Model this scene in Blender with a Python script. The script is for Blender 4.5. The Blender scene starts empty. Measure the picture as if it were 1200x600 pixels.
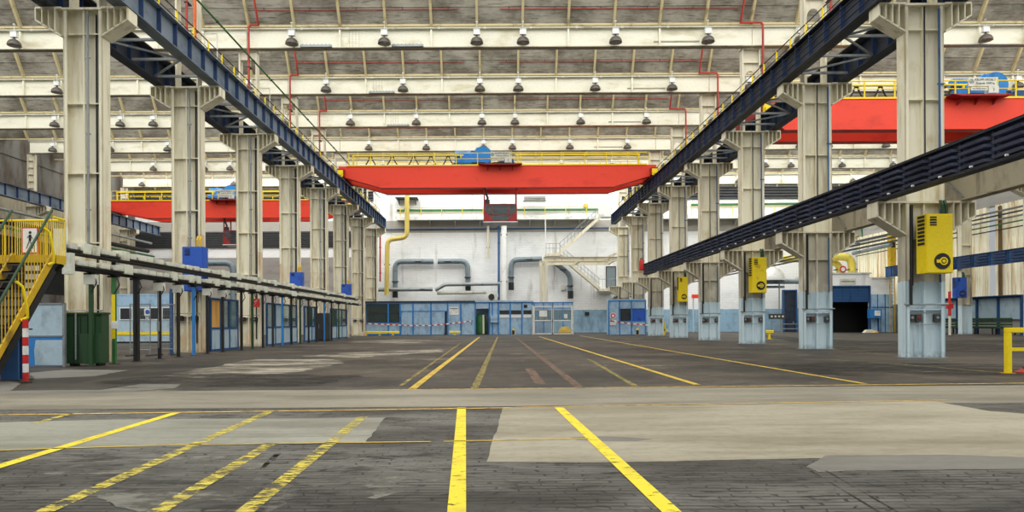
import bpy, math, random
from math import sin, cos, pi, radians
random.seed(7)
C = bpy.context.scene.collection
EYE, F, VX, VY, ROLL = 1.25, 800.0, 580.0, 378.0, radians(0.3)

# ---------------------------------------------------------------- pixel -> place helpers (used only to read sizes off the photo)
def uv(px, py):
    dx, vy = px - VX, VY - py
    return dx * cos(ROLL) + vy * sin(ROLL), -dx * sin(ROLL) + vy * cos(ROLL)
def PX(px, d, py=378): return uv(px, py)[0] * d / F
def PZ(px, py, d): return EYE + uv(px, py)[1] * d / F
def G(px, py):
    u, v = uv(px, py)
    d = EYE * F / max(-v, 1.0)
    return (u * d / F, d)

# ---------------------------------------------------------------- materials
def lin(c):
    return tuple(((x / 255) / 12.92 if x / 255 <= .04045 else ((x / 255 + .055) / 1.055) ** 2.4) for x in c) + (1.0,)
class N:
    def __init__(s, name):
        s.m = bpy.data.materials.new(name); s.m.use_nodes = True
        s.t = s.m.node_tree; s.t.nodes.clear()
        s.out = s.new('ShaderNodeOutputMaterial')
        s.b = s.new('ShaderNodeBsdfPrincipled'); s.link(s.b.outputs[0], s.out.inputs[0])
        s.co = None
    def new(s, t, **k):
        n = s.t.nodes.new(t)
        for a, v in k.items(): setattr(n, a, v)
        return n
    def link(s, a, b): s.t.links.new(a, b)
    def coord(s, scale=(1, 1, 1), rnd=True):
        if s.co is None:
            tc = s.new('ShaderNodeTexCoord'); s.co = tc.outputs['Object']; s.oi = s.new('ShaderNodeObjectInfo')
        mp = s.new('ShaderNodeMapping'); mp.inputs['Scale'].default_value = scale
        s.link(s.co, mp.inputs['Vector'])
        if rnd:
            ml = s.new('ShaderNodeMath', operation='MULTIPLY'); ml.inputs[1].default_value = 37.0
            s.link(s.oi.outputs['Random'], ml.inputs[0]); s.link(ml.outputs[0], mp.inputs['Location'])
        return mp.outputs[0]
    def noise(s, scale, sc=1.0, detail=6, rough=.6, lo=.4, hi=.6, rnd=True):
        n = s.new('ShaderNodeTexNoise'); n.inputs['Scale'].default_value = sc
        n.inputs['Detail'].default_value = detail; n.inputs['Roughness'].default_value = rough
        s.link(s.coord(scale, rnd), n.inputs['Vector'])
        r = s.new('ShaderNodeMapRange'); r.inputs['From Min'].default_value = lo; r.inputs['From Max'].default_value = hi
        r.interpolation_type = 'SMOOTHSTEP'
        s.link(n.outputs['Fac'], r.inputs['Value'])
        return r.outputs[0]
    def mix(s, f, a, b, blend='MIX'):
        n = s.new('ShaderNodeMix', data_type='RGBA', blend_type=blend)
        for k, v in ((0, f), (6, a), (7, b)):
            if hasattr(v, 'links') or hasattr(v, 'is_linked'): s.link(v, n.inputs[k])
            elif k == 0: n.inputs[0].default_value = v
            else: n.inputs[k].default_value = v if len(v) == 4 else lin(v)
        return n.outputs[2]
    def math(s, op, a, b=None):
        n = s.new('ShaderNodeMath', operation=op)
        for i, v in enumerate((a, b)):
            if v is None: continue
            if isinstance(v, (int, float)): n.inputs[i].default_value = v
            else: s.link(v, n.inputs[i])
        return n.outputs[0]
    def xyz(s):
        s.coord(); n = s.new('ShaderNodeSeparateXYZ'); s.link(s.co, n.inputs[0]); return n.outputs
    def done(s, col, rough=.6, metal=0.0, bump=None, bs=.3, bd=.02):
        if isinstance(col, tuple): s.b.inputs['Base Color'].default_value = lin(col)
        else: s.link(col, s.b.inputs['Base Color'])
        s.b.inputs['Roughness'].default_value = rough; s.b.inputs['Metallic'].default_value = metal
        if bump is not None:
            n = s.new('ShaderNodeBump'); n.inputs['Strength'].default_value = bs; n.inputs['Distance'].default_value = bd
            s.link(bump, n.inputs['Height']); s.link(n.outputs[0], s.b.inputs['Normal'])
        return s.m
def mat(name, col, dirt=None, scale=(1, 1, 1), sc=1.5, lo=.5, hi=.75, rough=.55, metal=0.0, fine=.12):
    n = N(name)
    c = n.mix(n.noise(scale, sc, lo=lo, hi=hi), col, dirt or tuple(x * .6 for x in col))
    g = n.noise((1, 1, 1), 14, lo=.3, hi=.7)
    c = n.mix(n.math('MULTIPLY', g, fine), c, tuple(x * .5 for x in col))
    return n.done(c, rough, metal)

STREAK = (2.2, 2.2, .22)
def column_mat(name, painted):
    n = N(name)
    c = n.mix(n.noise(STREAK, 1.6, lo=.46, hi=.72), (234, 229, 206), (198, 188, 158))
    c = n.mix(n.noise((1, 1, 1), .7, lo=.55, hi=.75), c, (206, 194, 160))
    z = n.xyz()[2]
    if painted:
        gray = n.new('ShaderNodeMapRange'); gray.inputs['From Min'].default_value = 3.0; gray.inputs['From Max'].default_value = 5.3
        gray.inputs['To Min'].default_value = .75; gray.inputs['To Max'].default_value = 0
        n.link(z, gray.inputs['Value'])
        c = n.mix(n.math('MULTIPLY', gray.outputs[0], n.noise((1, 1, .5), 1.2, lo=.3, hi=.55)), c, (160, 154, 142))
        blue = n.mix(n.noise(STREAK, 2.0, lo=.5, hi=.8), (203, 222, 230), (140, 160, 170))
        edge = n.math('ADD', z, n.math('MULTIPLY', n.noise((1, 1, 1), 6), .05))
        c = n.mix(n.math('LESS_THAN', edge, 2.55), c, blue)
    else:
        rust = n.math('MULTIPLY', n.math('LESS_THAN', z, 5.2), n.noise((1, 1, .5), .9, lo=.45, hi=.65))
        c = n.mix(n.math('MULTIPLY', rust, .6), c, (196, 158, 108))
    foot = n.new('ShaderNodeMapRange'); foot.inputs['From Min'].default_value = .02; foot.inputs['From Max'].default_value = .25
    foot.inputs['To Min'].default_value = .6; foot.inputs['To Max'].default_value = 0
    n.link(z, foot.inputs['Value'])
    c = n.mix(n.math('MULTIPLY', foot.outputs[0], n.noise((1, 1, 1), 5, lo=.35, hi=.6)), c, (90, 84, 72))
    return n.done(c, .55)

M = {}
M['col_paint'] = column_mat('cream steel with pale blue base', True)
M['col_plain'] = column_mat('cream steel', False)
M['cream'] = mat('cream paint', (224, 218, 196), (186, 176, 146), STREAK)
M['creamdark'] = mat('soiled cream paint', (168, 160, 138), (112, 104, 88), (1, 1, .4))
M['girder'] = mat('girder white paint', (238, 236, 218), (206, 198, 168), (.5, 1, 1.5), sc=.9)
M['navy'] = mat('navy blue paint', (122, 136, 150), (74, 88, 106), (1, .6, 1), sc=1.2, lo=.4, hi=.75)
M['navyrib'] = mat('deep navy paint', (36, 62, 104), (24, 36, 60))
M['navydark'] = mat('dark navy paint', (46, 54, 72), (24, 28, 38), (1, .5, 1), lo=.4)
M['slat'] = mat('louvre slat navy with glints', (92, 98, 122), (46, 50, 66), (1, .5, 1), lo=.45)  # lighter than the beam: glints on the slats put into the colour
M['black'] = mat('black steel', (30, 30, 30), (14, 14, 14))
M['brown'] = mat('brown weathered steel', (120, 98, 66), (78, 62, 44), STREAK)
M['pitch'] = mat('doorway darkness black', (12, 12, 13), (8, 8, 8))
M['darksteel'] = mat('dark grey steel', (62, 62, 60), (34, 33, 32))
M['greysteel'] = mat('galvanised steel', (150, 156, 158), (100, 106, 110), rough=.4, metal=.3)
M['yellow'] = mat('yellow paint', (250, 222, 22), (190, 150, 20), lo=.6, hi=.8)
M['yellowdark'] = mat('worn yellow paint', (214, 176, 34), (130, 100, 30))
M['ochre'] = mat('ochre pipe paint', (205, 184, 92), (150, 130, 62), STREAK)
M['red'] = mat('crane red paint', (238, 62, 34), (206, 44, 26), (.5, 1, 1), sc=.8)
M['reddark'] = mat('dark red paint', (150, 20, 22), (88, 14, 16))
M['redpipe'] = mat('red pipe paint', (176, 62, 50), (120, 42, 34))
M['orange'] = mat('orange pipe paint', (226, 104, 40), (180, 76, 30))
M['green'] = mat('green pipe paint', (56, 116, 58), (34, 72, 38))
M['darkgreen'] = mat('dark green paint', (34, 70, 38), (16, 32, 18), STREAK)
M['blue'] = mat('blue paint', (36, 88, 190), (22, 54, 130))
M['frameblue'] = mat('partition frame blue', (44, 128, 200), (30, 86, 150))
M['hoist'] = mat('hoist blue', (40, 140, 224), (24, 84, 150))
M['midblue'] = mat('mid blue paint', (40, 84, 134), (24, 54, 94), STREAK)
M['bluepipe'] = mat('blue pipe paint', (44, 92, 146), (28, 60, 100))
M['panelblue'] = mat('pale blue partition board', (164, 196, 222), (128, 158, 186), (1, 1, .6), sc=2, lo=.4)
M['paleblue'] = mat('pale blue grey board', (176, 200, 214), (140, 160, 172), (1, 1, .6), sc=2)
M['duct'] = mat('blue grey duct', (126, 140, 148), (76, 90, 98), (1, 1, 1), rough=.4, metal=.2)
M['white'] = mat('white paint', (236, 238, 236), (190, 190, 184))
M['offwhite'] = mat('white plastic', (214, 216, 204), (160, 160, 146))
M['plastic'] = mat('grey white plastic trunking', (222, 224, 208), (168, 168, 148))
M['text'] = mat('lettering ink', (60, 66, 74))
M['textred'] = mat('red ink', (206, 40, 36))
M['signblue'] = mat('mandatory sign blue', (30, 90, 190))
M['lampout'] = mat('lamp shade grey', (88, 82, 76), (52, 48, 44), rough=.4)
M['lampin'] = mat('lamp shade inside', (210, 204, 194), (160, 152, 140), rough=.35)
M['orangeboard'] = mat('orange board', (232, 178, 92), (200, 140, 60), STREAK)
M['yellowpipe'] = mat('yellow insulation', (216, 198, 86), (160, 140, 56), (1, 1, 1), sc=2)
M['interior'] = mat('dim interior board', (38, 42, 48), (18, 20, 24))
M['greenboard'] = mat('green curtain behind glass', (34, 74, 44), (22, 46, 30))
def glass(name, col, rough=.08, mixf=.5):
    n = N(name)
    n.done(col, rough); n.b.inputs['Specular IOR Level'].default_value = .6
    tr = n.new('ShaderNodeBsdfTransparent'); tr.inputs[0].default_value = (.85, .92, .9, 1)
    mx = n.new('ShaderNodeMixShader'); mx.inputs[0].default_value = mixf
    n.link(tr.outputs[0], mx.inputs[1]); n.link(n.b.outputs[0], mx.inputs[2]); n.link(mx.outputs[0], n.out.inputs[0])
    return n.m
M['glass'] = glass('window glass', (90, 104, 108), .05, .3)
M['mesh'] = glass('wire mesh', (170, 180, 186), .5, .45)
def panels():
    n = N('roof lining board')
    c = n.mix(n.noise((.6, 1, 1), .8, detail=8, rough=.7, lo=.35, hi=.65), (162, 158, 146), (110, 105, 94))
    c = n.mix(n.noise((.4, 3, 5), 3, detail=6, lo=.5, hi=.75), c, (70, 64, 52))
    return n.done(c, .85)
M['roof'] = panels()
M['rafter'] = mat('rafter paint', (196, 182, 140), (140, 122, 84))
def brickwall():
    n = N('white painted brick with blue dado')
    br = n.new('ShaderNodeTexBrick'); br.inputs['Scale'].default_value = 1.0
    br.inputs['Brick Width'].default_value = .5; br.inputs['Row Height'].default_value = .16; br.inputs['Mortar Size'].default_value = .012
    br.inputs['Color1'].default_value = (1, 1, 1, 1); br.inputs['Color2'].default_value = (.94, .94, .94, 1); br.inputs['Mortar'].default_value = (.74, .74, .74, 1)
    x = n.xyz(); cb = n.new('ShaderNodeCombineXYZ'); n.link(n.math('ADD', x[0], x[1]), cb.inputs[0]); n.link(x[2], cb.inputs[1]); n.link(cb.outputs[0], br.inputs['Vector'])
    wh = n.mix(n.noise((.5, .5, 1), .35, lo=.5, hi=.72), (246, 248, 249), (222, 225, 226))
    wh = n.mix(n.noise((1, 1, .12), .9, detail=8, lo=.55, hi=.8), wh, (150, 142, 128))
    bl = n.mix(n.noise((1, 1, .5), 1.2, lo=.45, hi=.7), (150, 186, 212), (124, 150, 168))
    e = n.math('ADD', x[2], n.math('MULTIPLY', n.noise((1, 1, 1), 3), .04))
    c = n.mix(n.math('LESS_THAN', e, 2.75), wh, bl)
    band = n.math('MULTIPLY', n.math('GREATER_THAN', x[2], 12.15), n.math('LESS_THAN', x[2], 13.6))  # grey-painted band under the gallery, with the gallery's shade mixed into it
    c = n.mix(n.math('MULTIPLY', band, .75), c, (150, 144, 130))
    c = n.mix(1.0, c, br.outputs[0], 'MULTIPLY')
    return n.done(c, .75)
M['brick'] = brickwall()
M['greywall'] = mat('grey rendered wall', (186, 184, 180), (140, 136, 130), (.3, .3, 1), sc=.8)
M['precast'] = mat('grey brown precast panel', (112, 112, 108), (74, 64, 54), (1, 1, .3), sc=.7, lo=.4, hi=.65)
M['louvre'] = mat('black louvre', (44, 46, 48), (24, 26, 28))
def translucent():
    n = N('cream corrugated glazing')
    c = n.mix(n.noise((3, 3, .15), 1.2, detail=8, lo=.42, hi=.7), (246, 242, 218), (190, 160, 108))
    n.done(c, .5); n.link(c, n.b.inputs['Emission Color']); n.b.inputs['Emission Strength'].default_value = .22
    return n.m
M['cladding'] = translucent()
def floor_blocks():
    n = N('dark wood block paving')
    br = n.new('ShaderNodeTexBrick'); br.offset = .5
    br.inputs['Scale'].default_value = 1.0; br.inputs['Brick Width'].default_value = .34; br.inputs['Row Height'].default_value = .082
    br.inputs['Mortar Size'].default_value = .012; br.inputs['Bias'].default_value = 0; br.inputs['Mortar Smooth'].default_value = .2
    br.inputs['Color1'].default_value = (1, 1, 1, 1); br.inputs['Color2'].default_value = (.72, .72, .72, 1); br.inputs['Mortar'].default_value = (.0, .0, .0, 1)
    wob = n.new('ShaderNodeTexNoise'); wob.inputs['Scale'].default_value = 1.1; wob.inputs['Detail'].default_value = 4; n.link(n.coord((1, 1, 1), False), wob.inputs['Vector'])
    vm = n.new('ShaderNodeVectorMath', operation='MULTIPLY_ADD'); n.link(wob.outputs['Color'], vm.inputs[0]); vm.inputs[1].default_value = (.9, .10, 0); n.link(n.co, vm.inputs[2])
    n.link(vm.outputs[0], br.inputs['Vector'])
    y = n.xyz()[1]
    far = n.new('ShaderNodeMapRange'); far.inputs['From Min'].default_value = 9; far.inputs['From Max'].default_value = 15; n.link(y, far.inputs['Value'])
    far = far.outputs[0]
    base = n.mix(far, (118, 117, 111), (98, 88, 75))
    big = n.noise((.30, .8, 1), .6, detail=9, rough=.65, lo=.40, hi=.60, rnd=False)
    c = n.mix(n.math('MULTIPLY', big, .9), base, (64, 63, 58))
    wide = n.noise((.28, .30, 1), .6, detail=10, rough=.72, lo=.42, hi=.60, rnd=False)
    c = n.mix(n.math('MULTIPLY', wide, n.math('MULTIPLY', far, .9)), c, (30, 27, 23))
    pale = n.noise((.22, .26, 1.7), 1.1, detail=10, rough=.74, lo=.56, hi=.68, rnd=False)
    c = n.mix(n.math('MULTIPLY', pale, n.math('MULTIPLY', far, .75)), c, (166, 156, 138))  # pale far streaks: floor reflections put into the colour
    x = n.xyz()[0]
    px_ = n.new('ShaderNodeMapRange'); px_.inputs['From Min'].default_value = 5.9; px_.inputs['From Max'].default_value = 4.7; n.link(y, px_.inputs['Value'])
    oil = n.math('MULTIPLY', px_.outputs[0], n.noise((.45, 1.0, 1), .8, detail=8, lo=.36, hi=.60, rnd=False))
    c = n.mix(n.math('MULTIPLY', oil, .8), c, (26, 25, 23))
    spot = n.noise((.9, 1.9, 1), 1.1, detail=9, rough=.75, lo=.52, hi=.64, rnd=False)
    c = n.mix(n.math('MULTIPLY', spot, .8), c, (26, 25, 23))
    crack = n.noise((1.0, 5.5, 1), 2.3, detail=6, rough=.75, lo=.54, hi=.61, rnd=False)
    c = n.mix(n.math('MULTIPLY', crack, .85), c, (16, 15, 14))
    keep = n.noise((.7, 2.5, 1), 1.7, detail=6, lo=.36, hi=.62, rnd=False)
    joint = n.mix(n.math('ADD', n.math('MULTIPLY', keep, .65), .2), (255, 255, 255), br.outputs[0])
    c = n.mix(1.0, c, joint, 'MULTIPLY')
    return n.done(c, .6, 0, br.outputs[0], .4, .008)
M['blocks'] = floor_blocks()
def concrete(name, a, b, lines=True):
    n = N(name)
    c = n.mix(n.noise((.22, .8, 1), 1.0, detail=10, rough=.72, lo=.36, hi=.68, rnd=False), a, b)
    c = n.mix(n.math('MULTIPLY', n.noise((1, 1, 1), 9, detail=5, lo=.45, hi=.75, rnd=False), .25), c, (96, 92, 82))
    c = n.mix(n.math('MULTIPLY', n.noise((.08, 5, 1), 2, detail=6, lo=.60, hi=.70, rnd=False), .3), c, (84, 80, 70))
    return n.done(c, .6)
M['road'] = concrete('trowelled concrete', (150, 145, 130), (112, 107, 93))
M['slab'] = concrete('pale concrete slab', (172, 166, 147), (132, 124, 104))
M['slabgrey'] = concrete('pale grey concrete slab', (160, 160, 148), (124, 123, 112))
M['slabdark'] = concrete('grey concrete repair', (128, 126, 120), (100, 98, 92))
def worn(name, col, lo, hi, dirty=(120, 110, 60), ns=(1.2, 3.0, 1)):
    n = N(name)
    c = n.mix(n.noise((1, 1, 1), 3, lo=.45, hi=.7, rnd=False), col, dirty)
    n.done(c, .6)
    keep = n.noise(ns, 4.6, detail=9, rough=.75, lo=lo, hi=hi, rnd=False)
    tr = n.new('ShaderNodeBsdfTransparent'); mx = n.new('ShaderNodeMixShader')
    n.link(keep, mx.inputs[0]); n.link(tr.outputs[0], mx.inputs[1]); n.link(n.b.outputs[0], mx.inputs[2]); n.link(mx.outputs[0], n.out.inputs[0])
    return n.m
M['line'] = worn('yellow floor line', (244, 222, 54), .38, .43, (220, 198, 60))
M['linefar'] = worn('dull yellow floor line', (212, 182, 64), .36, .46, (170, 142, 58))
M['lineworn'] = worn('worn yellow floor line', (222, 204, 84), .44, .56, (176, 160, 84))
M['linefaint'] = worn('faint yellow floor line', (196, 178, 100), .42, .62)
M['linebrown'] = worn('faded red brown floor line', (150, 122, 104), .42, .60, (130, 104, 90))
M['linegold'] = worn('thin orange yellow floor line', (222, 186, 92), .38, .5, (190, 150, 80))
M['stainpale'] = worn('pale worn patch', (168, 161, 146), .40, .60, (132, 124, 108), (.06, .16, 1))
M['staingrey'] = worn('grey worn patch', (128, 126, 118), .42, .62, (104, 102, 95), (.3, .6, 1))
M['stainblack'] = worn('black oil stain', (26, 24, 22), .40, .62, (36, 33, 30), ns=(.08, .2, 1))

# ---------------------------------------------------------------- mesh building
class MB:
    def __init__(s): s.v, s.f, s.mi = [], [], []
    def add(s, vs, fs, m=0):
        b = len(s.v); s.v += [tuple(v) for v in vs]
        s.f += [tuple(b + i for i in f) for f in fs]; s.mi += [m] * len(fs); return s
    def box(s, x0, x1, y0, y1, z0, z1, m=0):
        x0, x1 = min(x0, x1), max(x0, x1); y0, y1 = min(y0, y1), max(y0, y1); z0, z1 = min(z0, z1), max(z0, z1)
        return s.add([(x0, y0, z0), (x1, y0, z0), (x1, y1, z0), (x0, y1, z0), (x0, y0, z1), (x1, y0, z1), (x1, y1, z1), (x0, y1, z1)],
                     [(3, 2, 1, 0), (4, 5, 6, 7), (0, 1, 5, 4), (1, 2, 6, 5), (2, 3, 7, 6), (3, 0, 4, 7)], m)
    def bar(s, p, q, w, h, m=0):
        """a rectangular bar from p to q, w wide and h high"""
        from mathutils import Vector
        p, q = Vector(p), Vector(q); t = (q - p).normalized()
        up = Vector((0, 0, 1)) if abs(t.z) < .95 else Vector((0, 1, 0))
        a = t.cross(up).normalized() * (w / 2); b = a.cross(t).normalized() * (h / 2)
        vs = [e + i * a + j * b for e in (p, q) for i, j in ((-1, -1), (1, -1), (1, 1), (-1, 1))]
        return s.add(vs, [(0, 1, 2, 3), (7, 6, 5, 4), (1, 0, 4, 5), (2, 1, 5, 6), (3, 2, 6, 7), (0, 3, 7, 4)], m)
    def tube(s, pts, r, n=10, m=0, caps=True):
        from mathutils import Vector
        pts = [Vector(p) for p in pts]; k = len(pts); b = len(s.v)
        rs = r if isinstance(r, (list, tuple)) else [r] * k
        ref = None
        for i, p in enumerate(pts):
            t0 = (p - pts[i - 1]).normalized() if i else (pts[1] - p).normalized()
            t1 = (pts[i + 1] - p).normalized() if i < k - 1 else t0
            t = (t0 + t1)
            t = t.normalized() if t.length > 1e-6 else t1
            if ref is None:
                ref = Vector((0, 0, 1)) if abs(t.z) < .9 else Vector((0, 1, 0))
            a = t.cross(ref)
            if a.length < .05: ref = Vector((1, 0, 0)); a = t.cross(ref)
            a.normalize(); c = a.cross(t).normalized(); ref = c
            g = 1 / max(.5, math.sqrt((1 + max(-1, min(1, t0.dot(t1)))) / 2))
            for j in range(n):
                th = 2 * pi * j / n
                s.v.append(tuple(p + (a * cos(th) + c * sin(th)) * rs[i] * (g if 0 < i < k - 1 else 1)))
        for i in range(k - 1):
            for j in range(n):
                s.f.append((b + i * n + j, b + i * n + (j + 1) % n, b + (i + 1) * n + (j + 1) % n, b + (i + 1) * n + j)); s.mi.append(m)
        if caps:
            s.f.append(tuple(b + j for j in reversed(range(n)))); s.f.append(tuple(b + (k - 1) * n + j for j in range(n))); s.mi += [m, m]
        return s
    def cyl(s, p, q, r, n=14, m=0): return s.tube([p, q], r, n, m)
    def prism(s, poly, axis, a0, a1, m=0):
        """poly of 2-D points extruded along axis: 'y' -> (x,z) outline, 'x' -> (y,z), 'z' -> (x,y)"""
        n = len(poly)
        mk = {'y': lambda p, a: (p[0], a, p[1]), 'x': lambda p, a: (a, p[0], p[1]), 'z': lambda p, a: (p[0], p[1], a)}[axis]
        vs = [mk(p, a0) for p in poly] + [mk(p, a1) for p in poly]
        return s.add(vs, [tuple(range(n)), tuple(reversed(range(n, 2 * n)))] + [(i, i + n, (i + 1) % n + n, (i + 1) % n) for i in range(n)], m)
    def lathe(s, prof, c, n=18, m=0, axis='z'):
        b = len(s.v)
        for r, h in prof:
            for j in range(n):
                t = 2 * pi * j / n
                if axis == 'z': s.v.append((c[0] + r * cos(t), c[1] + r * sin(t), c[2] + h))
                elif axis == 'y': s.v.append((c[0] + r * cos(t), c[1] + h, c[2] + r * sin(t)))
                else: s.v.append((c[0] + h, c[1] + r * cos(t), c[2] + r * sin(t)))
        for i in range(len(prof) - 1):
            for j in range(n):
                s.f.append((b + i * n + j, b + i * n + (j + 1) % n, b + (i + 1) * n + (j + 1) % n, b + (i + 1) * n + j)); s.mi.append(m)
        return s
    def poly(s, pts, m=0): return s.add(pts, [tuple(range(len(pts)))], m)
    def build(s, name, mats, parent=None, smooth=False, label=None, bevel=0):
        off = (0, 0, 0)
        p = parent
        ox = oy = oz = 0.0
        while p is not None:
            ox += p.location.x; oy += p.location.y; oz += p.location.z; p = p.parent
        me = bpy.data.meshes.new(name)
        me.from_pydata([(x - ox, y - oy, z - oz) for x, y, z in s.v], [], s.f)
        for mm in (mats if isinstance(mats, (list, tuple)) else [mats]): me.materials.append(mm)
        me.polygons.foreach_set('material_index', s.mi)
        import bmesh
        bm = bmesh.new(); bm.from_mesh(me); bmesh.ops.recalc_face_normals(bm, faces=bm.faces)
        if bevel:
            bmesh.ops.bevel(bm, geom=[e for e in bm.edges if e.is_manifold and e.calc_face_angle(0) > .6], offset=bevel, segments=2, affect='EDGES')
        bm.to_mesh(me); bm.free()
        if smooth:
            me.polygons.foreach_set('use_smooth', [True] * len(me.polygons))
            me.set_sharp_from_angle(angle=radians(40))
        o = bpy.data.objects.new(name, me); C.objects.link(o)
        if parent is not None: o.parent = parent
        if label: o['label'] = label
        return o
def tag(o, label=None, cat=None, group=None, kind='thing'):
    if label: o['label'] = label
    if cat: o['category'] = cat
    if group: o['group'] = group
    o['kind'] = kind
    return o
def thing(name, label, cat, loc=(0, 0, 0), group=None):
    o = bpy.data.objects.new(name, None); C.objects.link(o); o.location = loc; o.empty_display_size = .2
    return tag(o, label, cat, group)
def dup(root, loc, label=None, group=None):
    def cp(o, parent):
        c = o.copy(); C.objects.link(c)
        if parent is not None: c.parent = parent
        for ch in kids.get(o.name, []): cp(ch, c)
        return c
    kids = {}
    def walk(o):
        kids[o.name] = list(o.children)
        for ch in o.children: walk(ch)
    walk(root)
    r = cp(root, None); r.location = loc
    if label: r['label'] = label
    if group: r['group'] = group
    return r
def struct(mb, name, mats, **k): return tag(mb.build(name, mats, **k), kind='structure')
def text(name, s, size, loc, mat_, parent, stretch=1.0):
    cu = bpy.data.curves.new('txt', 'FONT'); cu.body = s; cu.size = size; cu.align_x = 'CENTER'; cu.align_y = 'CENTER'; cu.extrude = .004
    t = bpy.data.objects.new('txt', cu); C.objects.link(t)
    dg = bpy.context.evaluated_depsgraph_get(); me = bpy.data.meshes.new_from_object(t.evaluated_get(dg))
    bpy.data.objects.remove(t); bpy.data.curves.remove(cu)
    mb = MB(); mb.add([(loc[0] + v.co.x * stretch, loc[1] - v.co.z, loc[2] + v.co.y) for v in me.vertices], [tuple(p.vertices) for p in me.polygons])
    bpy.data.meshes.remove(me)
    return mb.build(name, mat_, parent)
def arc(cx, cz, r, a0, a1, y, n=6):
    return [(cx + r * cos(radians(a0 + (a1 - a0) * i / n)), y, cz + r * sin(radians(a0 + (a1 - a0) * i / n))) for i in range(n + 1)]
ORD = 'zeroth first second third fourth fifth sixth seventh eighth ninth tenth eleventh twelfth thirteenth fourteenth fifteenth sixteenth seventeenth eighteenth nineteenth twentieth'.split()
ORD += ['twenty-' + x for x in ORD[1:10]] + ['thirtieth'] + ['thirty-' + x for x in ORD[1:10]]

# ---------------------------------------------------------------- hall frame dimensions
XL, XR, SP, D0 = -13.54, 14.2, 7.5, 22.5
HW, CD, RE, OL, OR = .645, .46, .85, 1.30, 1.43     # column half width, depth, bracket reach, beam offsets
XLL, XRR = -40.8, 41.5
dk = lambda k: D0 + SP * k
DEND = 82.5
ZB, ZG0, ZG1 = 11.7, 16.3, 17.4
# ================================================================ FLOOR (one mesh: paving, slabs and painted lines are its surface pattern)
FM = ['blocks', 'road', 'slab', 'slabgrey', 'slabdark', 'line', 'lineworn', 'linefaint', 'linebrown', 'linegold', 'stainpale', 'stainblack', 'staingrey', 'linefar']
fl = MB()
fl.add([(-62, -12, 0), (62, -12, 0), (62, 95, 0), (-62, 95, 0)], [(0, 1, 2, 3)], 0)
def ground(pix, m, z, jag=0.0, n=14):
    pts = [G(*p) for p in pix]; out = []
    for i, p in enumerate(pts):
        q = pts[(i + 1) % len(pts)]
        out.append(p)
        if jag:
            L = math.hypot(q[0] - p[0], q[1] - p[1])
            for j in range(1, n):
                t = j / n; out.append((p[0] + (q[0] - p[0]) * t + random.uniform(-jag, jag), p[1] + (q[1] - p[1]) * t + random.uniform(-jag, jag) * .5))
    fl.poly([(x, y, z) for x, y in out], FM.index(m))
def stripe(p, q, w, m, z=.006):
    (x0, y0), (x1, y1) = G(*p), G(*q)
    L = math.hypot(x1 - x0, y1 - y0); nx, ny = -(y1 - y0) / L * w / 2, (x1 - x0) / L * w / 2
    fl.poly([(x0 + nx, y0 + ny, z), (x1 + nx, y1 + ny, z), (x1 - nx, y1 - ny, z), (x0 - nx, y0 - ny, z)], FM.index(m))
# the trowelled cross road
xa, ya = G(-60, 462.4); xb, yb = G(1260, 449); xc, yc = G(1260, 467.5); xd, yd = G(-60, 485)
fl.poly([(xa - 40, ya - .2, .002), (xb + 40, yb + .2, .002), (xc + 40, yc + .2, .002), (xd - 40, yd - .2, .002)], FM.index('road'))
ground([(-70, 497), (120, 492), (300, 490.5), (452, 489.5), (428, 519), (250, 522), (-70, 529)], 'slabgrey', .0025, .015)
ground([(590, 477.5), (800, 475), (1093, 470), (1160, 482), (1270, 490), (1270, 546), (1100, 549), (960, 553), (945, 547), (968, 537), (860, 539), (780, 541), (700, 542), (570, 541.5)], 'slab', .0025, .012)
ground([(968, 534), (1100, 533), (1270, 538), (1270, 549), (960, 552.5), (945, 547)], 'slabdark', .0030, .02)
ground([(668, 513), (700, 511.5), (735, 512.5), (765, 515), (745, 517.5), (700, 517.5), (676, 516)], 'slabdark', .0031)
ground([(100, 580), (135, 571), (345, 566), (352, 574), (318, 600), (160, 600)], 'staingrey', .0026, .05)
ground([(45, 556), (110, 541), (330, 531), (310, 549), (190, 556)], 'staingrey', .0026, .06)
ground([(420, 560), (500, 548), (520, 562), (440, 585)], 'staingrey', .0026, .06)
ground([(300, 560), (345, 566), (318, 600), (270, 600)], 'staingrey', .0027, .02)
ground([(185, 441), (300, 421), (392, 421), (402, 425), (345, 437), (230, 443)], 'stainpale', .0028, .15)
ground([(355, 417.5), (420, 413), (520, 409), (515, 412.5), (420, 419)], 'stainpale', .0028, .2)
ground([(35, 437), (80, 433), (150, 434), (110, 441), (40, 444)], 'slabdark', .0028, .04)
ground([(-60, 458), (5, 446), (25, 449), (12, 458), (120, 457), (165, 450), (212, 450), (205, 455), (120, 461), (-60, 464)], 'slabdark', .0029, .02)
ground([(400, 401), (470, 398), (520, 399), (470, 403)], 'stainpale', .0028, .2)
for p in ([(880, 392), (1010, 400), (1210, 398), (1210, 412), (1000, 414)], [(900, 428), (1000, 424), (1210, 428), (1210, 440), (980, 441)], [(110, 448), (220, 437), (420, 440), (380, 452), (150, 455)]):
    ground(p, 'stainblack', .0032, .3)
W = 8 * 11.6 / 800
stripe((541, 478), (535, 603), .125, 'line')
stripe((655, 478), (787.5, 601), .13, 'line')
stripe((207, 484), (-60, 565), .13, 'line')
stripe((315, 483), (30, 610), .13, 'lineworn')
stripe((318, 520), (175, 606), .13, 'lineworn')
stripe((425, 489), (280, 606), .13, 'lineworn')
stripe((82, 485), (40, 497), .10, 'lineworn')
stripe((-60, 530), (210, 521.5), .045, 'linefar'); stripe((210, 521.5), (505, 518), .045, 'linefar'); stripe((520, 517.8), (690, 514.5), .045, 'linefar')
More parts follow.
